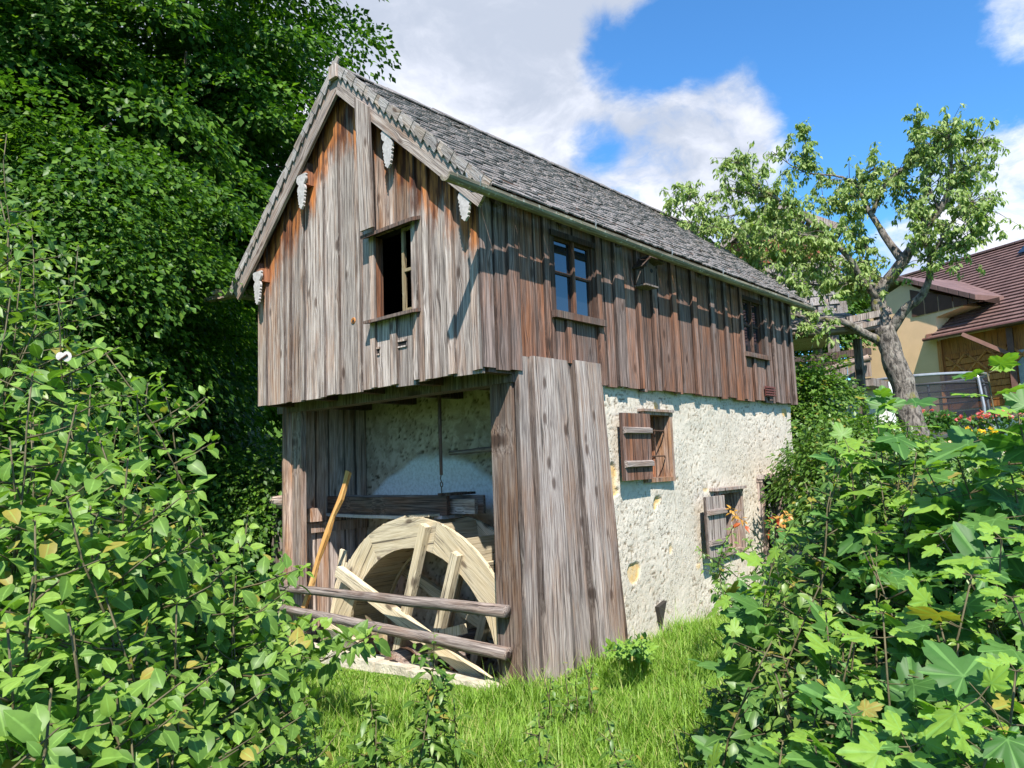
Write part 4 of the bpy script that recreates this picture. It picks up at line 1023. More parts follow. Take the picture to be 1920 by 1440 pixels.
crown_tree(gp(250, 14.0), 'dark understorey bush between the tall trunks', 1.9, 2.6, 1.7, 260, 90, .11, 6, .1, name='understorey_tree')
crown_tree(gp(520, 10.5), 'dark hedge shrub low behind the left pit post', 1.1, 1.6, 1.05, 170, 90, .08, 7, .05, cat='shrub', name='hedge_shrub')
crown_tree(gp(400, 11.8), 'dark hedge shrub behind the log flume', .95, 1.5, 1.0, 160, 90, .08, 8, .05, cat='shrub', name='hedge_shrub')
crown_tree(gp(420, 26.0), 'far broadleaf tree seen through the gaps behind the gable tree', 7., 6., 4.5, 350, 70, .22, 9, .2, name='far_tree')
crown_tree(gp(120, 24.0), 'far broadleaf tree seen between the two tall left trees', 6., 6., 5.5, 350, 70, .22, 10, .2, name='far_tree')

# log flume and posts left of the mill
fl = empty('log_flume', (.4, 3.3, 1.3), 'mossy peeled log running from the left into the wheel pit', 'log')
log('log', (.35, 3.2, 1.33), (.75, 5.0, 1.27), .085, .075, fl, (.25, .75, .5), 10, .03)
for x, y, h in ((.62, 4.35, 1.2), (.50, 3.75, .75)):
    MB().box((x - .05, y - .05, ground(x, y) - .1), (x + .05, y + .05, h), .006).obj('post', M_grey, fl, color=(.15, .4, rr.random()))
MB().bar((.5, 4.5, 1.02), (.85, 4.55, 1.02), .06, .12).obj('side_arm', M_grey, fl, color=(.1, .4, .4))

# ================================================================== BUILDINGS, RIGHT BACKGROUND
u = Vector((math.cos(math.radians(62.5)), math.sin(math.radians(62.5)), 0)); v = Vector((u.y, -u.x, 0)); E0 = at(1736, 634, 24)
def H(a, b, z): q = E0 + u * a + v * b; return Vector((q.x, q.y, z))
def hm(): return frame((0, 0, 0), (1, 0, 0), (0, 1, 0), (0, 0, 1))
GZ = 1.5
M_orange = flat('orange_render', (.88, .58, .34), .9, .05, 2., 0, .2, .004)
M_wwall = flat('white_render', (.78, .77, .74), .9, .04, 2.)
M_tile = None
m, t = newmat('brown_roof_tile')
pos = t.n('ShaderNodeNewGeometry').outputs['Position']
ud = t.vm('DOT_PRODUCT', pos, tuple(u))
tile = t.math('FRACT', t.math('MULTIPLY', ud, 3.3)); joint = t.ss(t.math('ABSOLUTE', t.math('SUBTRACT', tile, .5)), .42, .49)
c = t.mix(t.ss(t.noise(pos, 3., 5, .6), .3, .7), (.125, .072, .062), (.185, .108, .092)); c = t.mix(t.math('MULTIPLY', joint, .5), c, (.08, .03, .025))
M_tile = finish(m, t, princ(t, c, .6, t.bump(joint, .4, -.02)))
M_opanel = wood('honey_cladding', (.40, .16, .05), (.55, .26, .09), (.38, .12, .035), (.55, .22, .06), bumpd=.003)
house = empty('farmhouse', tuple(H(0, 1, GZ)), 'orange rendered farmhouse with a large brown tiled roof and honey timber gable panel', 'house'); MWL[house.name] = Matrix.Translation(house.location)
zE, zR, vR = 4.76, 7.82, 4.0
hr_ = MB(); nrow = 26
def roofpt(a, b, l=0.): return H(a, b - .6 * l, zE + (zR - zE) * b / vR + .8 * l)
for k in range(nrow):
    b0, b1 = vR * k / nrow, vR * (k + 1) / nrow
    def left(b): return 1.6 + (4.5 - 1.6) * (b - 2.2) / 1.8 if b > 2.2 else (-1.0 * b / 2.2 if b < 1.4 else -.64 + 2.2 * (b - 1.4) / .8)
    l0, l1 = left(b0), left(b1)
    A, B, C_, D_ = roofpt(l0, b0, .045), roofpt(-9, b0, .045), roofpt(-9, b1, .0), roofpt(l1, b1, .0)
    A2, B2 = roofpt(l0, b0, -.005), roofpt(-9, b0, -.005)
    hr_.add([A, B, C_, D_, A2, B2], [(0, 3, 2, 1), (0, 1, 5, 4)])
hroof = hr_.obj('roof', M_tile, house)
MB().add([roofpt(0, 0, -.02), roofpt(-9, 0, -.02), roofpt(-9, vR, -.02), roofpt(4.4, vR, -.02), roofpt(2, 2.4, -.02)], [(0, 1, 2, 3, 4)]).obj('roof_underside', flat('roof_underside', (.10, .04, .025), .8), hroof)
MB().tube([H(.05, -.05, zE), H(-9, -.05, zE)], .05, 8).obj('gutter', flat('brown_gutter', (.13, .06, .05), .4), hroof)
MB().add([H(4.6, vR, zR + .04), H(-9, vR, zR + .04), H(-9, 9, 5), H(4.6, 9, 5)], [(0, 1, 2, 3)]).obj('rear_slope', M_tile, hroof)
MB().bar(H(4.5, vR, zR + .05), H(-9, vR, zR + .05), .16, .06).obj('ridge_tiles', M_tile, hroof)
# small cross gable with deep verge over the orange wall
ax_, az_ = None, None
def onv(px, py, off):
    r = rayd(px, py); C_ = Vector(CAM); rv = Vector(r); return C_ + rv * (((E0 - C_).dot(v) + off) / rv.dot(v))
g1 = onv(1684, 518, .10); g2 = onv(1828, 552, .10)
def uvz(p): q = p - E0; return q.dot(u), q.z + E0.z
ua, za = uvz(g1); ub, zb = uvz(g2)
uc, zc = 2 * ua - ub, zb
cg = MB()
for (a0, z0_), (a1, z1_) in (((ua, za), (ub, zb)), ((ua, za), (uc + 1.2, zc + .9))):
    cg.add([H(a0, .10, z0_), H(a1, .10, z1_), H(a1, 6, z1_), H(a0, 6, z0_), H(a0, .10, z0_ - .14), H(a1, .10, z1_ - .14), H(a1, 6, z1_ - .14), H(a0, 6, z0_ - .14)], [(0, 1, 2, 3), (0, 4, 5, 1), (4, 7, 6, 5), (1, 5, 6, 2)])
cg.obj('cross_gable', M_tile, house)
def Hw(a, b, z): return H(a, b - .6, z)
# walls
uL = uvz(onv(1590, 660, .30))[0]; uP = uvz(onv(1768, 680, .40))[0]
ow = MB(); pts = [(uL, GZ - .5), (uP, GZ - .5), (uP, 5.4), (ub + .5, zb - .2), (ua, za - .2), (uL, 5.9)]
ow.add([H(a, .30, z) for a, z in pts] + [H(a, 1.4, z) for a, z in pts], [tuple(range(6)), tuple(range(11, 5, -1))] + [(i, (i + 1) % 6, (i + 1) % 6 + 6, i + 6) for i in range(6)])
fixn(ow.obj('orange_wall', M_orange, house))
MB().add([H(uL, .31, GZ - .5), H(uL, 8, GZ - .5), H(uL, 8, 5.9), H(uL, .31, 5.9)], [(0, 1, 2, 3)]).obj('orange_wall', M_orange, house)
gp_ = MB()
for k in range(6): gp_.add([H(uvz(onv(1690 + k * 12, 560, 1.08))[0] + .02, 1.08, 6.0 + 0 * k)] * 0 or [H(a, .27, z) for a, z in ((ua - .2 - k * .45, za - .45 - k * .17), (ua - .62 - k * .45, za - .62 - k * .17), (ua - .62 - k * .45, 5.55), (ua - .2 - k * .45, 5.55))], [(0, 1, 2, 3)])
gp_.obj('gable_cladding', flat('brown_cladding', (.10, .045, .03), .8), house)
# timber panel with carved lozenges and white plinth
zP0 = 2.72
pw_ = MB().add([Hw(uP, 1.0, zP0), Hw(-9, 1.0, zP0), Hw(-9, 1.0, 4.75), Hw(uP, 1.0, 4.75), Hw(uP, 1.3, zP0), Hw(uP, 1.3, 4.75)], [(0, 1, 2, 3), (0, 3, 5, 4)]).obj('timber_wall', M_opanel, house, color=(.4, .5, .4))
nb_ = 9; hh = (4.30 - zP0) / nb_
for k in range(nb_):
    z = zP0 + k * hh
    a1 = uvz(onv(1893, 700, .37))[0]
    MB().bar(Hw(uP - .12, .975, z + hh / 2), Hw(a1, .975, z + hh / 2), .05, hh - .025).obj('plank', M_opanel, pw_, color=rc(.5, .3, .5, .06))
for k in range(5):
    a = uP - .45 - k * .62
    for s in (-1, 1): MB().bar(Hw(a - .28 * s, .93, 3.72), Hw(a + .28 * s, .93, 4.22), .03, .05).obj('lozenge_moulding', M_opanel, pw_, color=(.2, .6, .3))
MB().bar(Hw(uP, .93, zP0), Hw(uP, .93, 4.7), .10, .12, (1, 0, 0)).obj('corner_post', M_opanel, house, color=(.3, .55, .4))
MB().add([Hw(uP - .0, 1.02, GZ - .5), Hw(-9, 1.02, GZ - .5), Hw(-9, 1.02, zP0), Hw(uP - .0, 1.02, zP0)], [(0, 1, 2, 3)]).obj('white_plinth', M_wwall, house)
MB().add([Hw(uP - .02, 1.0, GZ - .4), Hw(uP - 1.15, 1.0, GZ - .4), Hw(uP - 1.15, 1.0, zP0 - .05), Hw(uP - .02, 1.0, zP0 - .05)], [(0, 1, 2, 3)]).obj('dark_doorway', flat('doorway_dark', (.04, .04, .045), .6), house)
a9 = uvz(onv(1900, 690, .3))[0]
MB().bar(Hw(a9, .9, 2.4), Hw(a9, .9, 4.7), .14, .14, (1, 0, 0)).obj('porch_post', flat('brown_post', (.12, .055, .04), .7), house)
MB().bar(Hw(a9, .85, 4.0), Hw(a9 + .75, .15, 4.65), .09, .10).obj('brace', flat('brown_brace', (.15, .07, .05), .7), house)
MB().add([Hw(a9 - .1, .95, 2.5), Hw(-9, .95, 2.5), Hw(-9, .95, 4.1), Hw(a9 - .1, .95, 4.1)], [(0, 1, 2, 3)]).obj('roller_shutter', flat('grey_shutter', (.33, .36, .36), .5), house)
sk0, sk1 = uvz(onv(1912, 470, 3.5)), 0
for i, (a, b) in enumerate(((-.72, 3.55),)):
    MB().add([roofpt(a, b - .35, .12), roofpt(a - 1.2, b - .35, .12), roofpt(a - 1.2, b + .25, .12), roofpt(a, b + .25, .12)], [(0, 3, 2, 1)]).obj('roof_window', M_glass, house)
dm = MB(); dm.prism([(0, 0), (1, 0), (1, 1)], 0, 0, 1)
MB().bar(roofpt(-3.0, 1.7, .75), roofpt(-6, 1.7, .75), .5, .10).bar(roofpt(-3.1, 1.9, .3), roofpt(-6, 1.9, .3), .4, .7).obj('dormer', flat('dormer_brown', (.14, .05, .04), .6), house)

# camera-facing local frames for the smaller far structures
def lf(px, D):
    p = at(px, 850, D); f_ = Vector((p.x - CAM[0], p.y - CAM[1], 0)).normalized(); rgt = Vector((f_.y, -f_.x, 0)); return p, rgt, f_
class Loc:
    def __init__(s, px, D, yaw=0., k=1.):
        s.k = k
        s.p, r0, f0 = lf(px, D); s.D = D; c_, s_ = math.cos(yaw), math.sin(yaw)
        s.r = r0 * c_ + f0 * s_; s.f = f0 * c_ - r0 * s_
    def __call__(s, a, b, z): q = s.p + s.r * (a * s.k) + s.f * (b * s.k); return Vector((q.x, q.y, z))
# shingled barn behind the mill
L = Loc(1500, 20.0, .12, 1.17)
def pxz(py, px, D): return at(px, py, D).z
barn = empty('shingled_barn', tuple(L(0, 0, GZ)), 'old barn with shingled gable roof and reddish boards behind the fruit tree', 'barn'); MWL[barn.name] = Matrix.Translation(barn.location)
zt = pxz(385, 1485, 20); zr0 = pxz(445, 1500, 20); zr1 = pxz(480, 1500, 20)
wl, wr = -1.15, .98
zb_ = pxz(628, 1500, 20)
M_rust = wood('red_brown_board', (.13, .045, .03), (.27, .10, .062), (.22, .06, .03), (.40, .14, .07))
bx = MB(); P5 = [(wl, zb_), (wr, zb_), (wr, zr0), (-.2, zt - .1), (wl, zr0 - .1)]
bx.add([L(a, 0, z) for a, z in P5] + [L(a, 2.6, z) for a, z in P5], [tuple(range(5)), tuple(range(9, 4, -1))] + [(i, (i + 1) % 5, (i + 1) % 5 + 5, i + 5) for i in range(5)])
fixn(bx.obj('wall', M_grey, barn, color=(.1, .5, .3)))
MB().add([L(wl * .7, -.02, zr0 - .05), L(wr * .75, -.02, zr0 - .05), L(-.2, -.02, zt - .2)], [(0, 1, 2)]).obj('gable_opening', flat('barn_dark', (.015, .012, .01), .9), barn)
for k in range(5):
    z = zr1 - .12 + k * (zr0 - zr1 + .14) / 5; MB().bar(L(wl - .1, -.08, z + .06), L(wr + .05, -.08, z + .06), .03, .11).obj('red_board', M_rust, barn, color=rc(.3, .2, .5, .06))
for s, (a1, z1_) in ((-1, (wl - 1.4, zr0 - 1.1)), (1, (wr + .25, zr0 + .0))):
    a0, z0_ = -.2, zt; ns = 12
    mb = MB()
    for k in range(ns):
        f0, f1 = k / ns, (k + 1) / ns
        mb.add([L(a0 + (a1 - a0) * f1, -.35, z0_ + (z1_ - z0_) * f1 + .03), L(a0 + (a1 - a0) * f1, 2.9, z0_ + (z1_ - z0_) * f1 + .03), L(a0 + (a1 - a0) * f0, 2.9, z0_ + (z1_ - z0_) * f0), L(a0 + (a1 - a0) * f0, -.35, z0_ + (z1_ - z0_) * f0),
                L(a0 + (a1 - a0) * f1, -.35, z0_ + (z1_ - z0_) * f1 - .06), L(a0 + (a1 - a0) * f0, -.35, z0_ + (z1_ - z0_) * f0 - .06)], [(0, 1, 2, 3), (0, 3, 5, 4)])
    mb.obj('roof_slope', M_shingle, barn, color=(.2, .55, .2))
    MB().bar(L(a0, -.42, z0_ - .05), L(a1, -.42, z1_ - .05), .05, .16).obj('barge_board', M_grey, barn, color=(.05, .45, .2))
for a_ in (wl + .1, wr - .1):
    for b_2 in (.15, 2.4): MB().bar(L(a_, b_2, GZ - .6), L(a_, b_2, zb_ + .05), .22, .22, (1, 0, 0)).obj('post', M_grey, barn, color=(.1, .35, .3))
for r_ in range(8):
    a = wl - .1
    while a < wr:
        w = rr.uniform(.22, .4); z = zb_ + r_ * .24
        if z < zr1 - .2: MB().bar(L(a + w / 2, -.05 - .01 * (r_ % 2), z), L(a + w / 2, -.02, z + .3), w - .02, .02, tuple(-L.f)).obj('wall_shingle', M_shingle, barn, color=rc(.15, .1, .5, .12))
        a += w
# pent canopy between mill and tree
L = Loc(1575, 11.6, .42)
can = empty('pent_canopy', tuple(L(0, 0, 2.6)), 'mossy shingled pent roof on two log beams between the mill and the fruit tree', 'canopy'); MWL[can.name] = Matrix.Translation(can.location)
z0_ = pxz(618, 1560, 11.6)
for k in range(7):
    for a in np.arange(-1.0, .5, .16): MB().bar(L(a + .07, -.3 + k * .13, z0_ + k * .05), L(a + .07, -.02 + k * .13, z0_ + k * .05 + .09), .145, .014).obj('canopy_shingle', M_shingle, can, color=rc(.25, .1, .45, .1))
log('log_beam', L(-1.3, -.25, z0_ - .10), L(.75, -.3, z0_ - .02), .055, .05, can, (.35, .4, .2)); log('log_beam', L(-1.3, .2, z0_ - .06), L(.75, .2, z0_ + .02), .055, .05, can, (.35, .4, .6))
MB().bar(L(.1, -.34, z0_ + .07), L(.74, -.34, z0_ + .18), .05, .09).bar(L(.2, -.34, z0_ - .04), L(.72, -.34, z0_ + .06), .05, .07).obj('fascia_board', M_grey, can, color=(.05, .42, .2))
MB().bar(L(.72, -.3, z0_ + .22), L(.80, .35, z0_ - .1), .06, .10).obj('end_board', M_grey, can, color=(.05, .4, .2))
MB().box(tuple(L(.55, .25, GZ - 1.2)), tuple(L(.55, .25, GZ - 1.2) + Vector((.1, .1, z0_ - GZ + 1.1)))).obj('post', M_grey, can, color=(.05, .3, .2))
# balcony wing
L = Loc(1560, 15.0, -.30, .83)
bal = empty('balcony_house', tuple(L(0, 0, GZ)), 'pale house wing with a carved grey wooden balcony seen beside the mill corner', 'house'); MWL[bal.name] = Matrix.Translation(bal.location)
z1_ = pxz(668, 1560, 15); z2_ = pxz(716, 1560, 15)
MB().add([L(-3, 1.2, GZ - .6), L(.98, 1.2, GZ - .6), L(.98, 1.2, z2_), L(-3, 1.2, z2_), L(.98, 4, GZ - .6), L(.98, 4, z2_)], [(0, 1, 2, 3), (1, 4, 5, 2)]).obj('wall', M_wwall, bal)
MB().box((0, 0, 0), (.01, .01, .01)) 
MB().add([L(-3, 0, z2_), L(.98, 0, z2_), L(.98, 1.3, z2_), L(-3, 1.3, z2_), L(-3, 0, z2_ - .14), L(.98, 0, z2_ - .14), L(.98, 1.3, z2_ - .14), L(-3, 1.3, z2_ - .14)], [(0, 1, 2, 3), (0, 4, 5, 1), (4, 7, 6, 5), (1, 5, 6, 2)]).obj('balcony_floor', M_grey, bal, color=(.1, .4, .3))
for k in range(24):
    a = -2.9 + k * .165; MB().bar(L(a, -.02, z2_ + .03), L(a, -.02, z1_ - .08), .03, .125, tuple(L.r)).obj('baluster_board', M_grey, bal, color=rc(.08, .05, .5, .08))
MB().bar(L(-3, -.04, z1_), L(1.0, -.04, z1_), .10, .12).obj('handrail', M_dark, bal, color=(.1, .6, .3))
MB().bar(L(-3, -.04, z1_ - .14), L(1.0, -.04, z1_ - .14), .04, .05).obj('handrail', M_dark, bal, color=(.1, .6, .3))
log('log_rail', L(-.4, -.5, z1_ - .38), L(1.0, -.2, z1_ - .12), .05, .055, bal, (.3, .55, .2))
for k in range(5): MB().tube([L(-.55 + k * .14, -.06, z1_ - .17 - k * .01), L(-.55 + k * .14, -.06, z1_ - .22 - k * .01)], [.025, .025], 6).obj('bulb', M_white, bal)
m, t = newmat('pale_door'); M_door = finish(m, t, princ(t, (.55, .64, .72), .4))
MB().add([L(-.55, 1.15, GZ - .3), L(.25, 1.15, GZ - .3), L(.25, 1.15, z2_ - .2), L(-.55, 1.15, z2_ - .2)], [(0, 1, 2, 3)]).obj('door', M_door, bal)
# A-frame swing legs
sw = empty('garden_swing', tuple(L(.55, -1.0, GZ)), 'white garden swing frame below the balcony', 'swing'); MWL[sw.name] = Matrix.Translation(sw.location)
for a in (-.75, .45):
    for s in (-1, 1): MB().tube([L(a, -1.0, z2_ + .1), L(a + .14 * s, -1.0 + .5 * s, GZ - .3)], .022, 6).obj('leg', M_white, sw)
# pale house wall beyond (overexposed sky-white wall)
# trampoline
L = Loc(1738, 19.0)
trm = empty('trampoline', tuple(L(0, 0, GZ)), 'round garden trampoline with black safety net and grey poles in front of the orange house', 'trampoline'); MWL[trm.name] = Matrix.Translation(trm.location)
m, t = newmat('safety_net')
M_net = finish(m, t, t.n('ShaderNodeMixShader', {0: .5, 1: t.n('ShaderNodeBsdfTransparent').outputs[0], 2: t.n('ShaderNodeBsdfDiffuse', {0: (.035, .035, .045, 1)}).outputs[0]}).outputs[0])
rT = 1.30; zt0 = pxz(822, 1738, 19); zt1 = pxz(712, 1738, 19)
M_pole = flat('grey_pole', (.30, .31, .34), .4, .1, 5, .3)
V = []; n = 24
for z in (zt0, zt1):
    for k in range(n): V.append(L(rT * math.cos(2 * PI * k / n), rT * math.sin(2 * PI * k / n), z))
mk('net', V, [(k, (k + 1) % n, n + (k + 1) % n, n + k) for k in range(n)], M_net, trm)
for z, r_, mt in ((zt1, .028, M_pole), (zt0 + (zt1 - zt0) * .62, .02, flat('net_band', (.02, .02, .022), .8)), (zt0, .05, flat('pad_dark', (.03, .035, .04), .7)), (zt0 + (zt1 - zt0) * .85, .018, flat('net_band2', (.02, .02, .022), .8))):
    MB().tube([L(rT * math.cos(a), rT * math.sin(a), z) for a in np.linspace(0, 2 * PI, 25)], r_, 6, caps=False).obj('ring', mt, trm)
for k in range(6):
    a = 2 * PI * k / 6 + .4; x, y = math.cos(a), math.sin(a)
    MB().tube([L(rT * x * 1.06, rT * y * 1.06, GZ - .3), L(rT * x * 1.08, rT * y * 1.08, zt0 + .6), L(rT * x * 1.03, rT * y * 1.03, zt1 - .1), L(rT * x * .99, rT * y * .99, zt1)], .03, 6).obj('pole', M_pole, trm)
V = [L(0, 0, zt0 + .01)] + [L(rT * math.cos(2 * PI * k / n), rT * math.sin(2 * PI * k / n), zt0 + .01) for k in range(n)]
mk('mat', V, [(0, k + 1, (k + 1) % n + 1) for k in range(n)], flat('teal_pad', (.05, .32, .33), .6), trm)
# low garden wall + flowers
L = Loc(1860, 14.5)
gwv = MB(); gwv.add([L(-.85, 0, 1.35), L(3, 0, 1.35), L(3, 0, 1.66), L(-.85, 0, 1.66), L(-.85, .3, 1.35), L(3, .3, 1.35), L(3, .3, 1.66), L(-.85, .3, 1.66)], [(0, 1, 2, 3), (3, 2, 6, 7), (0, 3, 7, 4), (4, 7, 6, 5)])
o = gwv.obj('garden_wall', flat('cream_kerb', (.62, .54, .42), .9, .15, 4)); fixn(o); setp(o, 'low cream garden wall along the yard at the right edge', 'wall')
def blooms(name, label, px, D, z, w, n, mat, lm, r=.05):
    L = Loc(px, D); root = empty(name, tuple(L(0, 0, z)), label, 'flowers'); MWL[root.name] = Matrix.Translation(root.location)
    P = np.array([tuple(L(rng.uniform(-w, w), rng.uniform(-.2, .2), z + rng.uniform(-.28, .05))) for _ in range(500)]); N = rng.normal(size=(500, 3)) + [0, 0, 1.5]
    V, T, C = place_leaves(tmpl_ovate(2), P, rng.normal(size=(500, 3)), N, rng.uniform(.07, .12, 500), rng.random(500), np.zeros(500)); link(npmesh('foliage', V, T, C, lm), 'foliage', None, root, kind='stuff')
    for k in range(n):
        c = L(rng.uniform(-w, w), rng.uniform(-.2, .1), z + rng.uniform(-.02, .12)); pv = np.array([tuple(c)] * 9) ; dv = rng.normal(size=(9, 3)) * [1, 1, .5] + [-.3, -.3, .3]
        V, T, C = place_leaves(tmpl_ovate(2, .4), pv, dv, rng.normal(size=(9, 3)) + [0, 0, 1], np.full(9, r), rng.random(9), np.zeros(9)); link(npmesh('bloom', V, T, C, mat), 'bloom', None, root)
M_pink = leafmat('pink_petal', (.65, .12, .16), (.75, .25, .26), (.8, .3, .3), vein=False); M_yellow = leafmat('yellow_petal', (.75, .45, .03), (.85, .6, .04), (.8, .6, .1), vein=False)
blooms('pink_flowers', 'bank of pink geraniums behind the cream garden wall', 1895, 15.5, 2.15, .75, 45, M_pink, M_leafR, .06)
blooms('yellow_flowers', 'patch of yellow daisies left of the pink geraniums', 1845, 14.9, 1.85, .22, 14, M_yellow, M_leafR, .06)
blooms('orange_flowers', 'small clump of salmon flowers in front of the trampoline', 1765, 16.0, 2.25, .30, 6, M_pink, M_leafR, .05)

# ================================================================== SHRUBS
def shrub(name, label, stems, tm, mat, lsize, n_ind=180, node=.055, twigs=2, twl=.28, seed=1, group=None, cat='shrub', start=.12, up=.7, yt=.12, flat_=.35, lvar=.42, petiole=.25, droop=0., stem_r=.0048, sun=(-.25, -.25)):
    r_ = random.Random(seed); b = stems[0][0]; root = empty(name, tuple(b), label, cat, group); MWL[root.name] = Matrix.Translation(root.location)
    P, D, N, Sz, Y = [], [], [], [], []
    for (p0, p1) in stems:
        p0, p1 = Vector(p0), Vector(p1); L = (p1 - p0).length; n = max(4, int(L / .14)); bend = Vector((r_.gauss(0, .06), r_.gauss(0, .06), 0)) * L
        pts = [p0.lerp(p1, i / n) + bend * math.sin(PI * i / n) + Vector((r_.gauss(0, .006), r_.gauss(0, .006), 0)) for i in range(n + 1)]
        mb = MB().tube(pts, [stem_r * (1 - .75 * i / n) + .0012 for i in range(n + 1)], 5)
        def leafnode(c, ax, age, k, s_=1.):
            a0 = k * 1.57 + r_.uniform(-.4, .4)
            perp = ax.orthogonal().normalized()
            for j in range(2):
                q = Matrix.Rotation(a0 + PI * j, 3, ax) @ perp; d = (q + ax * .25 + Vector((0, 0, r_.uniform(-.35, .25) - droop))).normalized()
                s = lsize * s_ * r_.uniform(1 - lvar, 1 + lvar) * (.55 + .45 * min(1, (1 - age) * 5))
                st = c + d * s * petiole
                if petiole > .4: mb.tube([c, st], [.0016, .0012], 3, caps=False)
                P.append(st); D.append(d); N.append(Vector((r_.gauss(0, flat_) + sun[0], r_.gauss(0, flat_) + sun[1], 1))); Sz.append(s)
                Y.append(.8 if age > 1 - yt and r_.random() < .85 else (.35 * (r_.random() < .15)))
        s = start; k = 0
        while s < 1:
            f_ = s * n; i = min(n - 1, int(f_)); c = pts[i].lerp(pts[i + 1], f_ - i); ax = (pts[i + 1] - pts[i]).normalized()
            leafnode(c, ax, s, k)
            if s < .93 and r_.random() < twigs * .3:
                th = r_.uniform(0, 2 * PI); q = Vector((math.cos(th), math.sin(th), up * r_.uniform(.3, 1.3))).normalized(); TL = twl * r_.uniform(.5, 1.4) * (1.15 - .6 * s)
                e = c + q * TL + Vector((0, 0, -.02)); mid = c.lerp(e, .5) + Vector((0, 0, -.03 * TL)); mb.tube([c, mid, e], [.0035, .0028, .0015], 4)
                m_ = max(2, int(TL / (node * .85)))
                for z in range(1, m_ + 1): leafnode(c.lerp(e, z / m_), q, .2 + .78 * z / m_ if z == m_ else .4, z + k, .95)
            s += node / L * r_.uniform(.8, 1.2); k += 1
        leafnode(pts[-1], (pts[-1] - pts[-2]).normalized() + Vector((0, 0, .5)), 1., 0, .8); leafnode(pts[-1], Vector((0, 0, 1)), 1., 1, .7)
        mb.obj('stem', M_stem, root, smooth=True)
    a = [np.array(x, float) for x in (P, D, N, Sz, Y)]
    leaf_parts(root, tm, mat, a[0], a[1], a[2], a[3], n_ind, a[4]); return len(P)
def stemto(px, py, D, spread=.35, base=None, r_=random):
    top = at(px, py, D); bx_, by_ = (top.x + r_.uniform(-spread, spread), top.y + r_.uniform(-spread, spread)) if base is None else base
    return ((bx_, by_, ground(bx_, by_) - .03), tuple(top))
rs = random.Random(21)
ov = tmpl_ovate(4, .30, .14, .12); ov2 = tmpl_ovate(3, .25, .22, .12)
def silL(px):   # outline of the left thicket in the photograph
    return np.interp(px, [-150, 0, 60, 120, 200, 250, 300, 350, 420, 480, 540, 600, 680], [230, 250, 480, 600, 650, 770, 890, 930, 1010, 1080, 1160, 1240, 1340])
G_l = 'broad-leaved saplings crowding the left foreground'
tot = 0
specL = [
 ('tall sapling with the straight reddish stem nearest the left edge', [(110, 565, 2.5), (60, 700, 2.4), (150, 760, 2.3), (20, 820, 2.3)], 1),
 ('sapling whose upper twigs arch right toward the mill gable', [(205, 655, 2.7), (300, 700, 3.0), (250, 740, 2.7), (180, 800, 2.5)], 2),
 ('sapling with a brown stem in the middle of the left thicket', [(235, 860, 2.2), (190, 960, 2.1), (290, 950, 2.4), (120, 930, 2.0)], 3),
 ('low leafy sapling at the bottom left corner', [(60, 1080, 1.9), (130, 1150, 1.8), (20, 1180, 1.8), (200, 1120, 2.0), (100, 1290, 1.7)], 4),
 ('sapling reaching up in front of the log flume', [(465, 965, 2.9), (400, 1010, 2.8), (350, 985, 2.7), (440, 1080, 2.7)], 5),
 ('spreading sapling at the right edge of the left thicket', [(460, 1150, 3.0), (410, 1190, 2.7), (350, 1140, 2.7), (430, 1300, 2.6)], 6),
 ('low sapling below the thicket centre', [(330, 1130, 2.2), (270, 1220, 2.1), (390, 1250, 2.2), (330, 1330, 2.0)], 7),
 ('dense low sapling at the bottom edge left of the grass', [(370, 1360, 2.1), (320, 1390, 1.9), (240, 1340, 1.8), (180, 1290, 1.8), (300, 1420, 1.8)], 8),
]
for lab, ss, sd in specL:
    stems = [stemto(px, py, D, .25, None, rs) for px, py, D in ss]
    for _ in range(2):
        px, py, D = rs.choice(ss); px += rs.uniform(-80, 30); py = max(silL(px) + rs.uniform(20, 120), py + rs.uniform(0, 90)); stems.append(stemto(px, py, D + rs.uniform(-.1, .4), .3, None, rs))
    tot += shrub('sapling', lab, stems, ov, M_leafL, .062, 260, .043, 2.6, .26, sd, G_l, cat='sapling')
# taller leaning shoots at the far left, a little behind
tot += shrub('sapling', 'tall leaning sapling at the far left with fine reddish twigs', [stemto(5, 250, 4.2, .3, None, rs), stemto(60, 430, 4.0, .3, None, rs), stemto(-40, 400, 4.0, .3, None, rs), stemto(150, 460, 4.4, .3, None, rs), stemto(110, 540, 4.2, .3, None, rs), stemto(20, 520, 3.9, .3, None, rs), stemto(-60, 560, 3.7, .3, None, rs)], ov2, M_leafD, .085, 200, .07, 3., .34, 31, G_l, cat='sapling')
# fill behind: thicket mass
for j, (lab, rng_) in enumerate((('dense thicket of small leaves behind the left saplings', (-60, 260)), ('thicket between the left saplings and the log flume', (240, 500)))):
    stems = []
    for _ in range(26):
        px = rs.uniform(*rng_); py = silL(px) + rs.uniform(25, 260); stems.append(stemto(px, py, rs.uniform(3.0, 4.2), .3, None, rs))
    tot += shrub('thicket', lab, stems, ov2, M_leafD, .07, 150, .06, 2.4, .28, 41 + j, cat='thicket')
# branch with large leaves crossing the lower rail
tot += shrub('sapling', 'sapling with drooping leaves crossing in front of the lower rail', [((-.9, 2.0, -.05), tuple(at(600, 1170, 4.5))), ((-.95, 1.95, -.05), tuple(at(690, 1195, 4.2))), ((-1.0, 2.1, -.05), tuple(at(570, 1065, 4.9))), ((-1., 2.0, -.05), tuple(at(560, 1225, 4.2)))], ov, M_leafL, .115, 160, .075, 1.6, .22, 51, G_l, cat='sapling', start=.35)
tot += shrub('sapling', 'young shoot with large rounded leaves on the grass at bottom centre', [stemto(590, 1365, 3.0, .06, None, rs), stemto(575, 1400, 2.8, .06, None, rs)], ov, M_leafL, .085, 60, .06, 0., .2, 52, G_l, cat='sapling', start=.5)
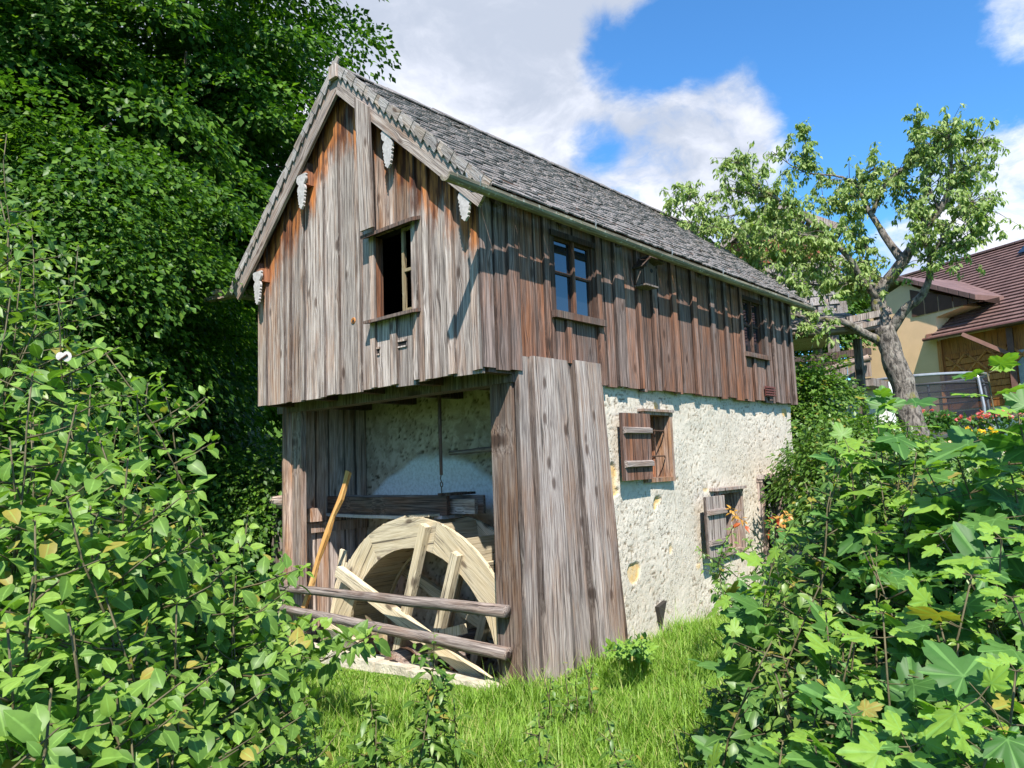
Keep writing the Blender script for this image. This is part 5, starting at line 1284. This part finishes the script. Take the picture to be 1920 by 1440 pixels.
# ---- right thicket
mp = tmpl_maple(1); mp2 = tmpl_maple(5)
def silR(px): return np.interp(px, [1280, 1320, 1380, 1430, 1500, 1560, 1640, 1700, 1800, 1920, 2050], [1250, 1110, 1030, 930, 860, 780, 770, 760, 800, 700, 700])
G_r = 'young maples crowding the right foreground'
specR = [
 ('young maple with bright top leaves beside the fruit tree trunk', [(1640, 750, 3.6), (1590, 850, 3.4), (1700, 800, 3.5)], 1, mp, .15),
 ('tall young maple at the right edge with the highest leaves', [(1850, 700, 2.9), (1900, 780, 2.7), (1800, 860, 2.9)], 2, mp, .16),
 ('young maple in front of the far basement window', [(1445, 1060, 3.6), (1510, 1000, 3.6), (1475, 1120, 3.3), (1565, 950, 3.6)], 3, mp2, .13),
 ('maple sapling with pale yellow-green leaves in the middle of the right thicket', [(1655, 1150, 2.2), (1600, 1200, 2.3), (1720, 1090, 2.4)], 4, mp, .125),
 ('low maple sapling at the bottom right corner', [(1850, 1370, 1.75), (1780, 1330, 1.8), (1900, 1260, 1.8), (1700, 1400, 1.75)], 5, mp, .11),
 ('low maple sapling with lobed leaves near the bottom, right of the grass', [(1530, 1310, 2.1), (1600, 1340, 2.0), (1650, 1380, 1.9), (1470, 1390, 2.1)], 6, mp2, .11),
 ('dark leaved maple sapling at the right edge, mid height', [(1880, 1010, 2.4), (1820, 1080, 2.3), (1900, 1120, 2.2), (1760, 1000, 2.6)], 7, mp2, .12),
 ('maple sapling left of the right edge below the pink flowers', [(1740, 880, 3.1), (1690, 950, 3.0), (1640, 1000, 2.9), (1800, 960, 2.9)], 8, mp, .12),
]
for lab, ss, sd, tm, ls in specR:
    stems = [stemto(px, py, D, .2, None, rs) for px, py, D in ss]
    for _ in range(3):
        px, py, D = rs.choice(ss); stems.append(stemto(px + rs.uniform(-60, 60), py + rs.uniform(60, 160), D + rs.uniform(-.1, .3), .25, None, rs))
    tot += shrub('maple_sapling', lab, stems, tm, M_leafR, ls, 200, .11, 1.6, .28, 60 + sd, G_r, cat='sapling', petiole=.55, yt=.10, flat_=.28, start=.15)
for j, (lab, rng_, DD, ls) in enumerate((('small-leaved shrub against the masonry wall, left part of the right thicket', (1345, 1480), (3.9, 5.0), .05), ('small-leaved dark shrub filling the middle of the right thicket', (1460, 1700), (3.2, 4.4), .06), ('small-leaved shrub filling the right edge behind the maples', (1680, 1980), (3.0, 4.2), .065), ('low dark-leaved shrub at the foot of the right thicket', (1400, 1900), (2.2, 3.0), .06))):
    stems = []
    for _ in range(30):
        px = rs.uniform(*rng_); py = silR(px) + (rs.uniform(15, 260) + (170 if px < 1500 else 0) if j < 3 else rs.uniform(240, 520)); stems.append(stemto(px, max(py, 820), rs.uniform(*DD), .25, None, rs))
    tot += shrub('leafy_shrub', lab, stems, ov2, M_leafD, ls, 150, .05, 2.4, .24, 80 + j, cat='shrub', droop=.25, group=None)
tot += shrub('leafy_shrub', 'thin shrub with reddish tip leaves reaching in front of the lower shutter', [((2.2, -.9, .1), tuple(at(1310, 1030, 4.9))), ((2.4, -.9, .1), tuple(at(1370, 990, 5.1))), ((2.3, -1.0, .1), tuple(at(1345, 1090, 4.8))), ((2.9, -.9, .2), tuple(at(1440, 960, 5.3))), ((3.2, -.9, .2), tuple(at(1400, 1010, 5.3)))], ov2, M_leafD, .055, 120, .06, 1.8, .2, 95, droop=.35, start=.4)
tot += shrub('red_leaved_shoot', 'shoot with orange-red leaves in front of the far basement window', [((3.9, -.7, .3), tuple(at(1478, 965, 5.8))), ((3.8, -.7, .3), tuple(at(1372, 955, 5.8)))], ov2, M_red, .075, 30, .05, .8, .1, 96, start=.86, cat='shoot')
# tall bush between mill corner and yard
crown_tree(tuple(at(1522, 850, 11.5))[:2], 'bright green bush just right of the mill far corner', 1.95, .46, 1.2, 90, 100, .075, 21, .04, cat='bush', name='garden_bush', mat=M_leafD, bias=.55)
crown_tree(tuple(at(1625, 850, 9.0))[:2], 'rounded green shrub under the fruit tree', 1.35, 1.0, .75, 110, 100, .065, 22, .04, cat='bush', name='garden_bush', mat=M_leafD, bias=.55)
crown_tree(tuple(at(1790, 850, 9.0))[:2], 'loose yellow-green shrub right of the fruit tree trunk', 1.15, 1.2, .55, 110, 90, .065, 23, .04, cat='bush', name='garden_bush', mat=M_leafD, bias=.55)
crown_tree(tuple(at(1545, 850, 24))[:2], 'dark conifer-like tree behind the balcony', 6.2, 1.2, 1.6, 120, 80, .14, 24, .1, name='far_tree')
print('shrub leaves', tot)
# white petal-like leaf on the tall sapling
bt = empty('white_butterfly', tuple(at(118, 668, 2.4)), 'small white butterfly with closed wings on the tall left sapling', 'butterfly'); MWL[bt.name] = Matrix.Translation(bt.location)
bp = at(118, 668, 2.4); rv = Vector(R[0]); uv_ = Vector((0, 0, 1))
for s, (wx, wz, ox) in enumerate(((.014, .024, -.008), (.016, .030, .012))):
    V = [bp + rv * (ox + wx * math.cos(a) * .9) + uv_ * (wz * .5 * math.sin(a)) + Vector((0, .004 * s, 0)) for a in np.linspace(0, 2 * PI, 11)[:-1]]
    mk('wing', V, [tuple(range(10))], M_white, bt)
MB().tube([bp - rv * .01 - uv_ * .012, bp + rv * .012 + uv_ * .004], .003, 6).obj('body', M_dark, bt, color=(.2, .4, .2))

# ================================================================== GRASS
def grass(n, xr, yr, hmin, hmax, name, seed, wid=.0028, lab=None, dmax=99):
    r_ = np.random.default_rng(seed)
    x = r_.uniform(*xr, n); y = r_.uniform(*yr, n)
    ok = ~((x > -.03) & (x < 5.5) & (y > -.07) & (y < 3.3))
    d = np.hypot(x - CAM[0], y - CAM[1]); ok &= (d > 1.5) & (d < dmax)
    q = project(np.stack([x, y, np.full(n, .1)], 1)); ok &= (q[:, 2] > .5) & (q[:, 0] > -150) & (q[:, 0] < 2070) & (q[:, 1] < 1560)
    x, y, d = x[ok], y[ok], d[ok]; n = len(x)
    z = np.array([ground(a, b) for a, b in zip(x, y)])
    pt = np.array([mn.noise(Vector((a * 1.3, b * 1.3, 7))) + .6 * mn.noise(Vector((a * 5, b * 5, 2))) for a, b in zip(x, y)])
    h = r_.uniform(hmin, hmax, n) * (1 + .55 * pt) * np.where((x > -.8) & (y > .1) & (y < 3.4), .42, 1.) * np.where((x > -.2) & (y > .1) & (y < 3.1), .4, 1.); w = wid * r_.uniform(.7, 1.6, n) * (1 + d * .06)
    th = r_.random(n) * 2 * PI; ln = r_.uniform(.15, .95, n) * h
    side = np.stack([np.cos(th), np.sin(th), np.zeros(n)], 1) * w[:, None]; lean = np.stack([-np.sin(th), np.cos(th), np.zeros(n)], 1)
    P = np.stack([x, y, z - .01], 1); up_ = np.array([0, 0, 1.])
    a, b = P - side, P + side
    m1 = P + lean * (ln * .25)[:, None] + up_ * (h * .55)[:, None]; c, d_ = m1 - side * .8, m1 + side * .8
    tip = P + lean * ln[:, None] + up_ * (h * .95)[:, None]
    V = np.stack([a, b, c, d_, tip], 1).reshape(-1, 3); k = (np.arange(n) * 5)[:, None, None]
    T = (np.array([[0, 1, 3], [0, 3, 2], [2, 3, 4]])[None] + k).reshape(-1, 3)
    C = np.ones((n, 5, 4)); C[:, :, 0] = np.clip(r_.random(n) * .7 + .3 * (pt + .5), 0, .99)[:, None]; C[:, :, 1] = .5; C[:, :, 2] = ((r_.random(n) < .13) * r_.uniform(.3, 1, n))[:, None]
    o = link(npmesh(name, V, T, C.reshape(-1, 4), M_grass), name, None, None, kind='stuff'); setp(o, lab, 'grass'); print(name, n)
grass(330000, (-3.2, 3.2), (-3.4, 2.6), .05, .17, 'grass', 1, lab='lush short green grass around the foot of the mill')
grass(110000, (-2.6, 0.3), (1.5, 6.5), .06, .16, 'grass', 2, lab='sunlit grass left of the mill behind the saplings')
grass(60000, (3, 17), (-8, 2), .08, .2, 'grass', 3, .008, lab='rough grass in the yard right of the mill')
grass(5000, (-2.6, 3.2), (-3.2, 1.0), .18, .34, 'dry_stalks', 5, .0016, lab='sparse pale dry grass stalks standing above the near lawn')
# weeds in the near grass
wd = [('nettle_weed', 'slim tall weed standing before the lower rail end', (815, 1190, 3.75), .05), ('nettle_weed', 'dark leafed weed left of centre in the near grass', (690, 1290, 3.2), .05), ('nettle_weed', 'dark leafed weed at the bottom centre', (800, 1330, 3.0), .055),
      ('nettle_weed', 'thin pale seeding weed at the bottom, right of centre', (1010, 1335, 3.0), .035), ('nettle_weed', 'thin pale weed below the plank panel', (1140, 1350, 2.9), .035), ('nettle_weed', 'dry weed in the grass below the drain niche', (1265, 1370, 2.8), .03)]
for i, (nm, lab, (px, py, D), ls) in enumerate(wd):
    shrub(nm, lab, [stemto(px, py, D, .03, None, rs), stemto(px + 15, py + 60, D, .04, None, rs), stemto(px - 25, py + 90, D + .1, .04, None, rs), stemto(px + 35, py + 110, D, .04, None, rs)], tmpl_ovate(3, .18, .25, .1), M_leafD, ls * 1.5, 40, .028, 1.2, .12, 120 + i, cat='weed', group='weeds standing in the near grass', droop=.3, start=.2, stem_r=.004)
shrub('wall_weed', 'bright green weed at the foot of the plank panel right edge', [((1.15, -.22, .02), tuple(at(1165, 1205, 5.0))), ((1.2, -.2, .02), tuple(at(1200, 1200, 5.1))), ((1.1, -.25, .02), tuple(at(1140, 1225, 4.9)))], tmpl_maple(9, 3), M_leafR, .055, 40, .05, 1., .1, 140, cat='weed', yt=.5)
for i, px in enumerate((1015, 1060, 1090)):
    shrub('wall_weed', ('small weed below the left planks of the panel', 'small weed below the middle of the plank panel', 'reddish dry weed below the plank panel')[i], [stemto(px, 1255 - i * 12, 4.6 + i * .1, .05, None, rs), stemto(px + 20, 1270 - i * 12, 4.6 + i * .1, .05, None, rs)], ov2, M_leafD, .04, 25, .04, 1., .08, 150 + i, cat='weed')
print('tris', sum(len(o.data.polygons) for o in bpy.data.objects if o.type == 'MESH'), 'objs', len(bpy.data.objects))
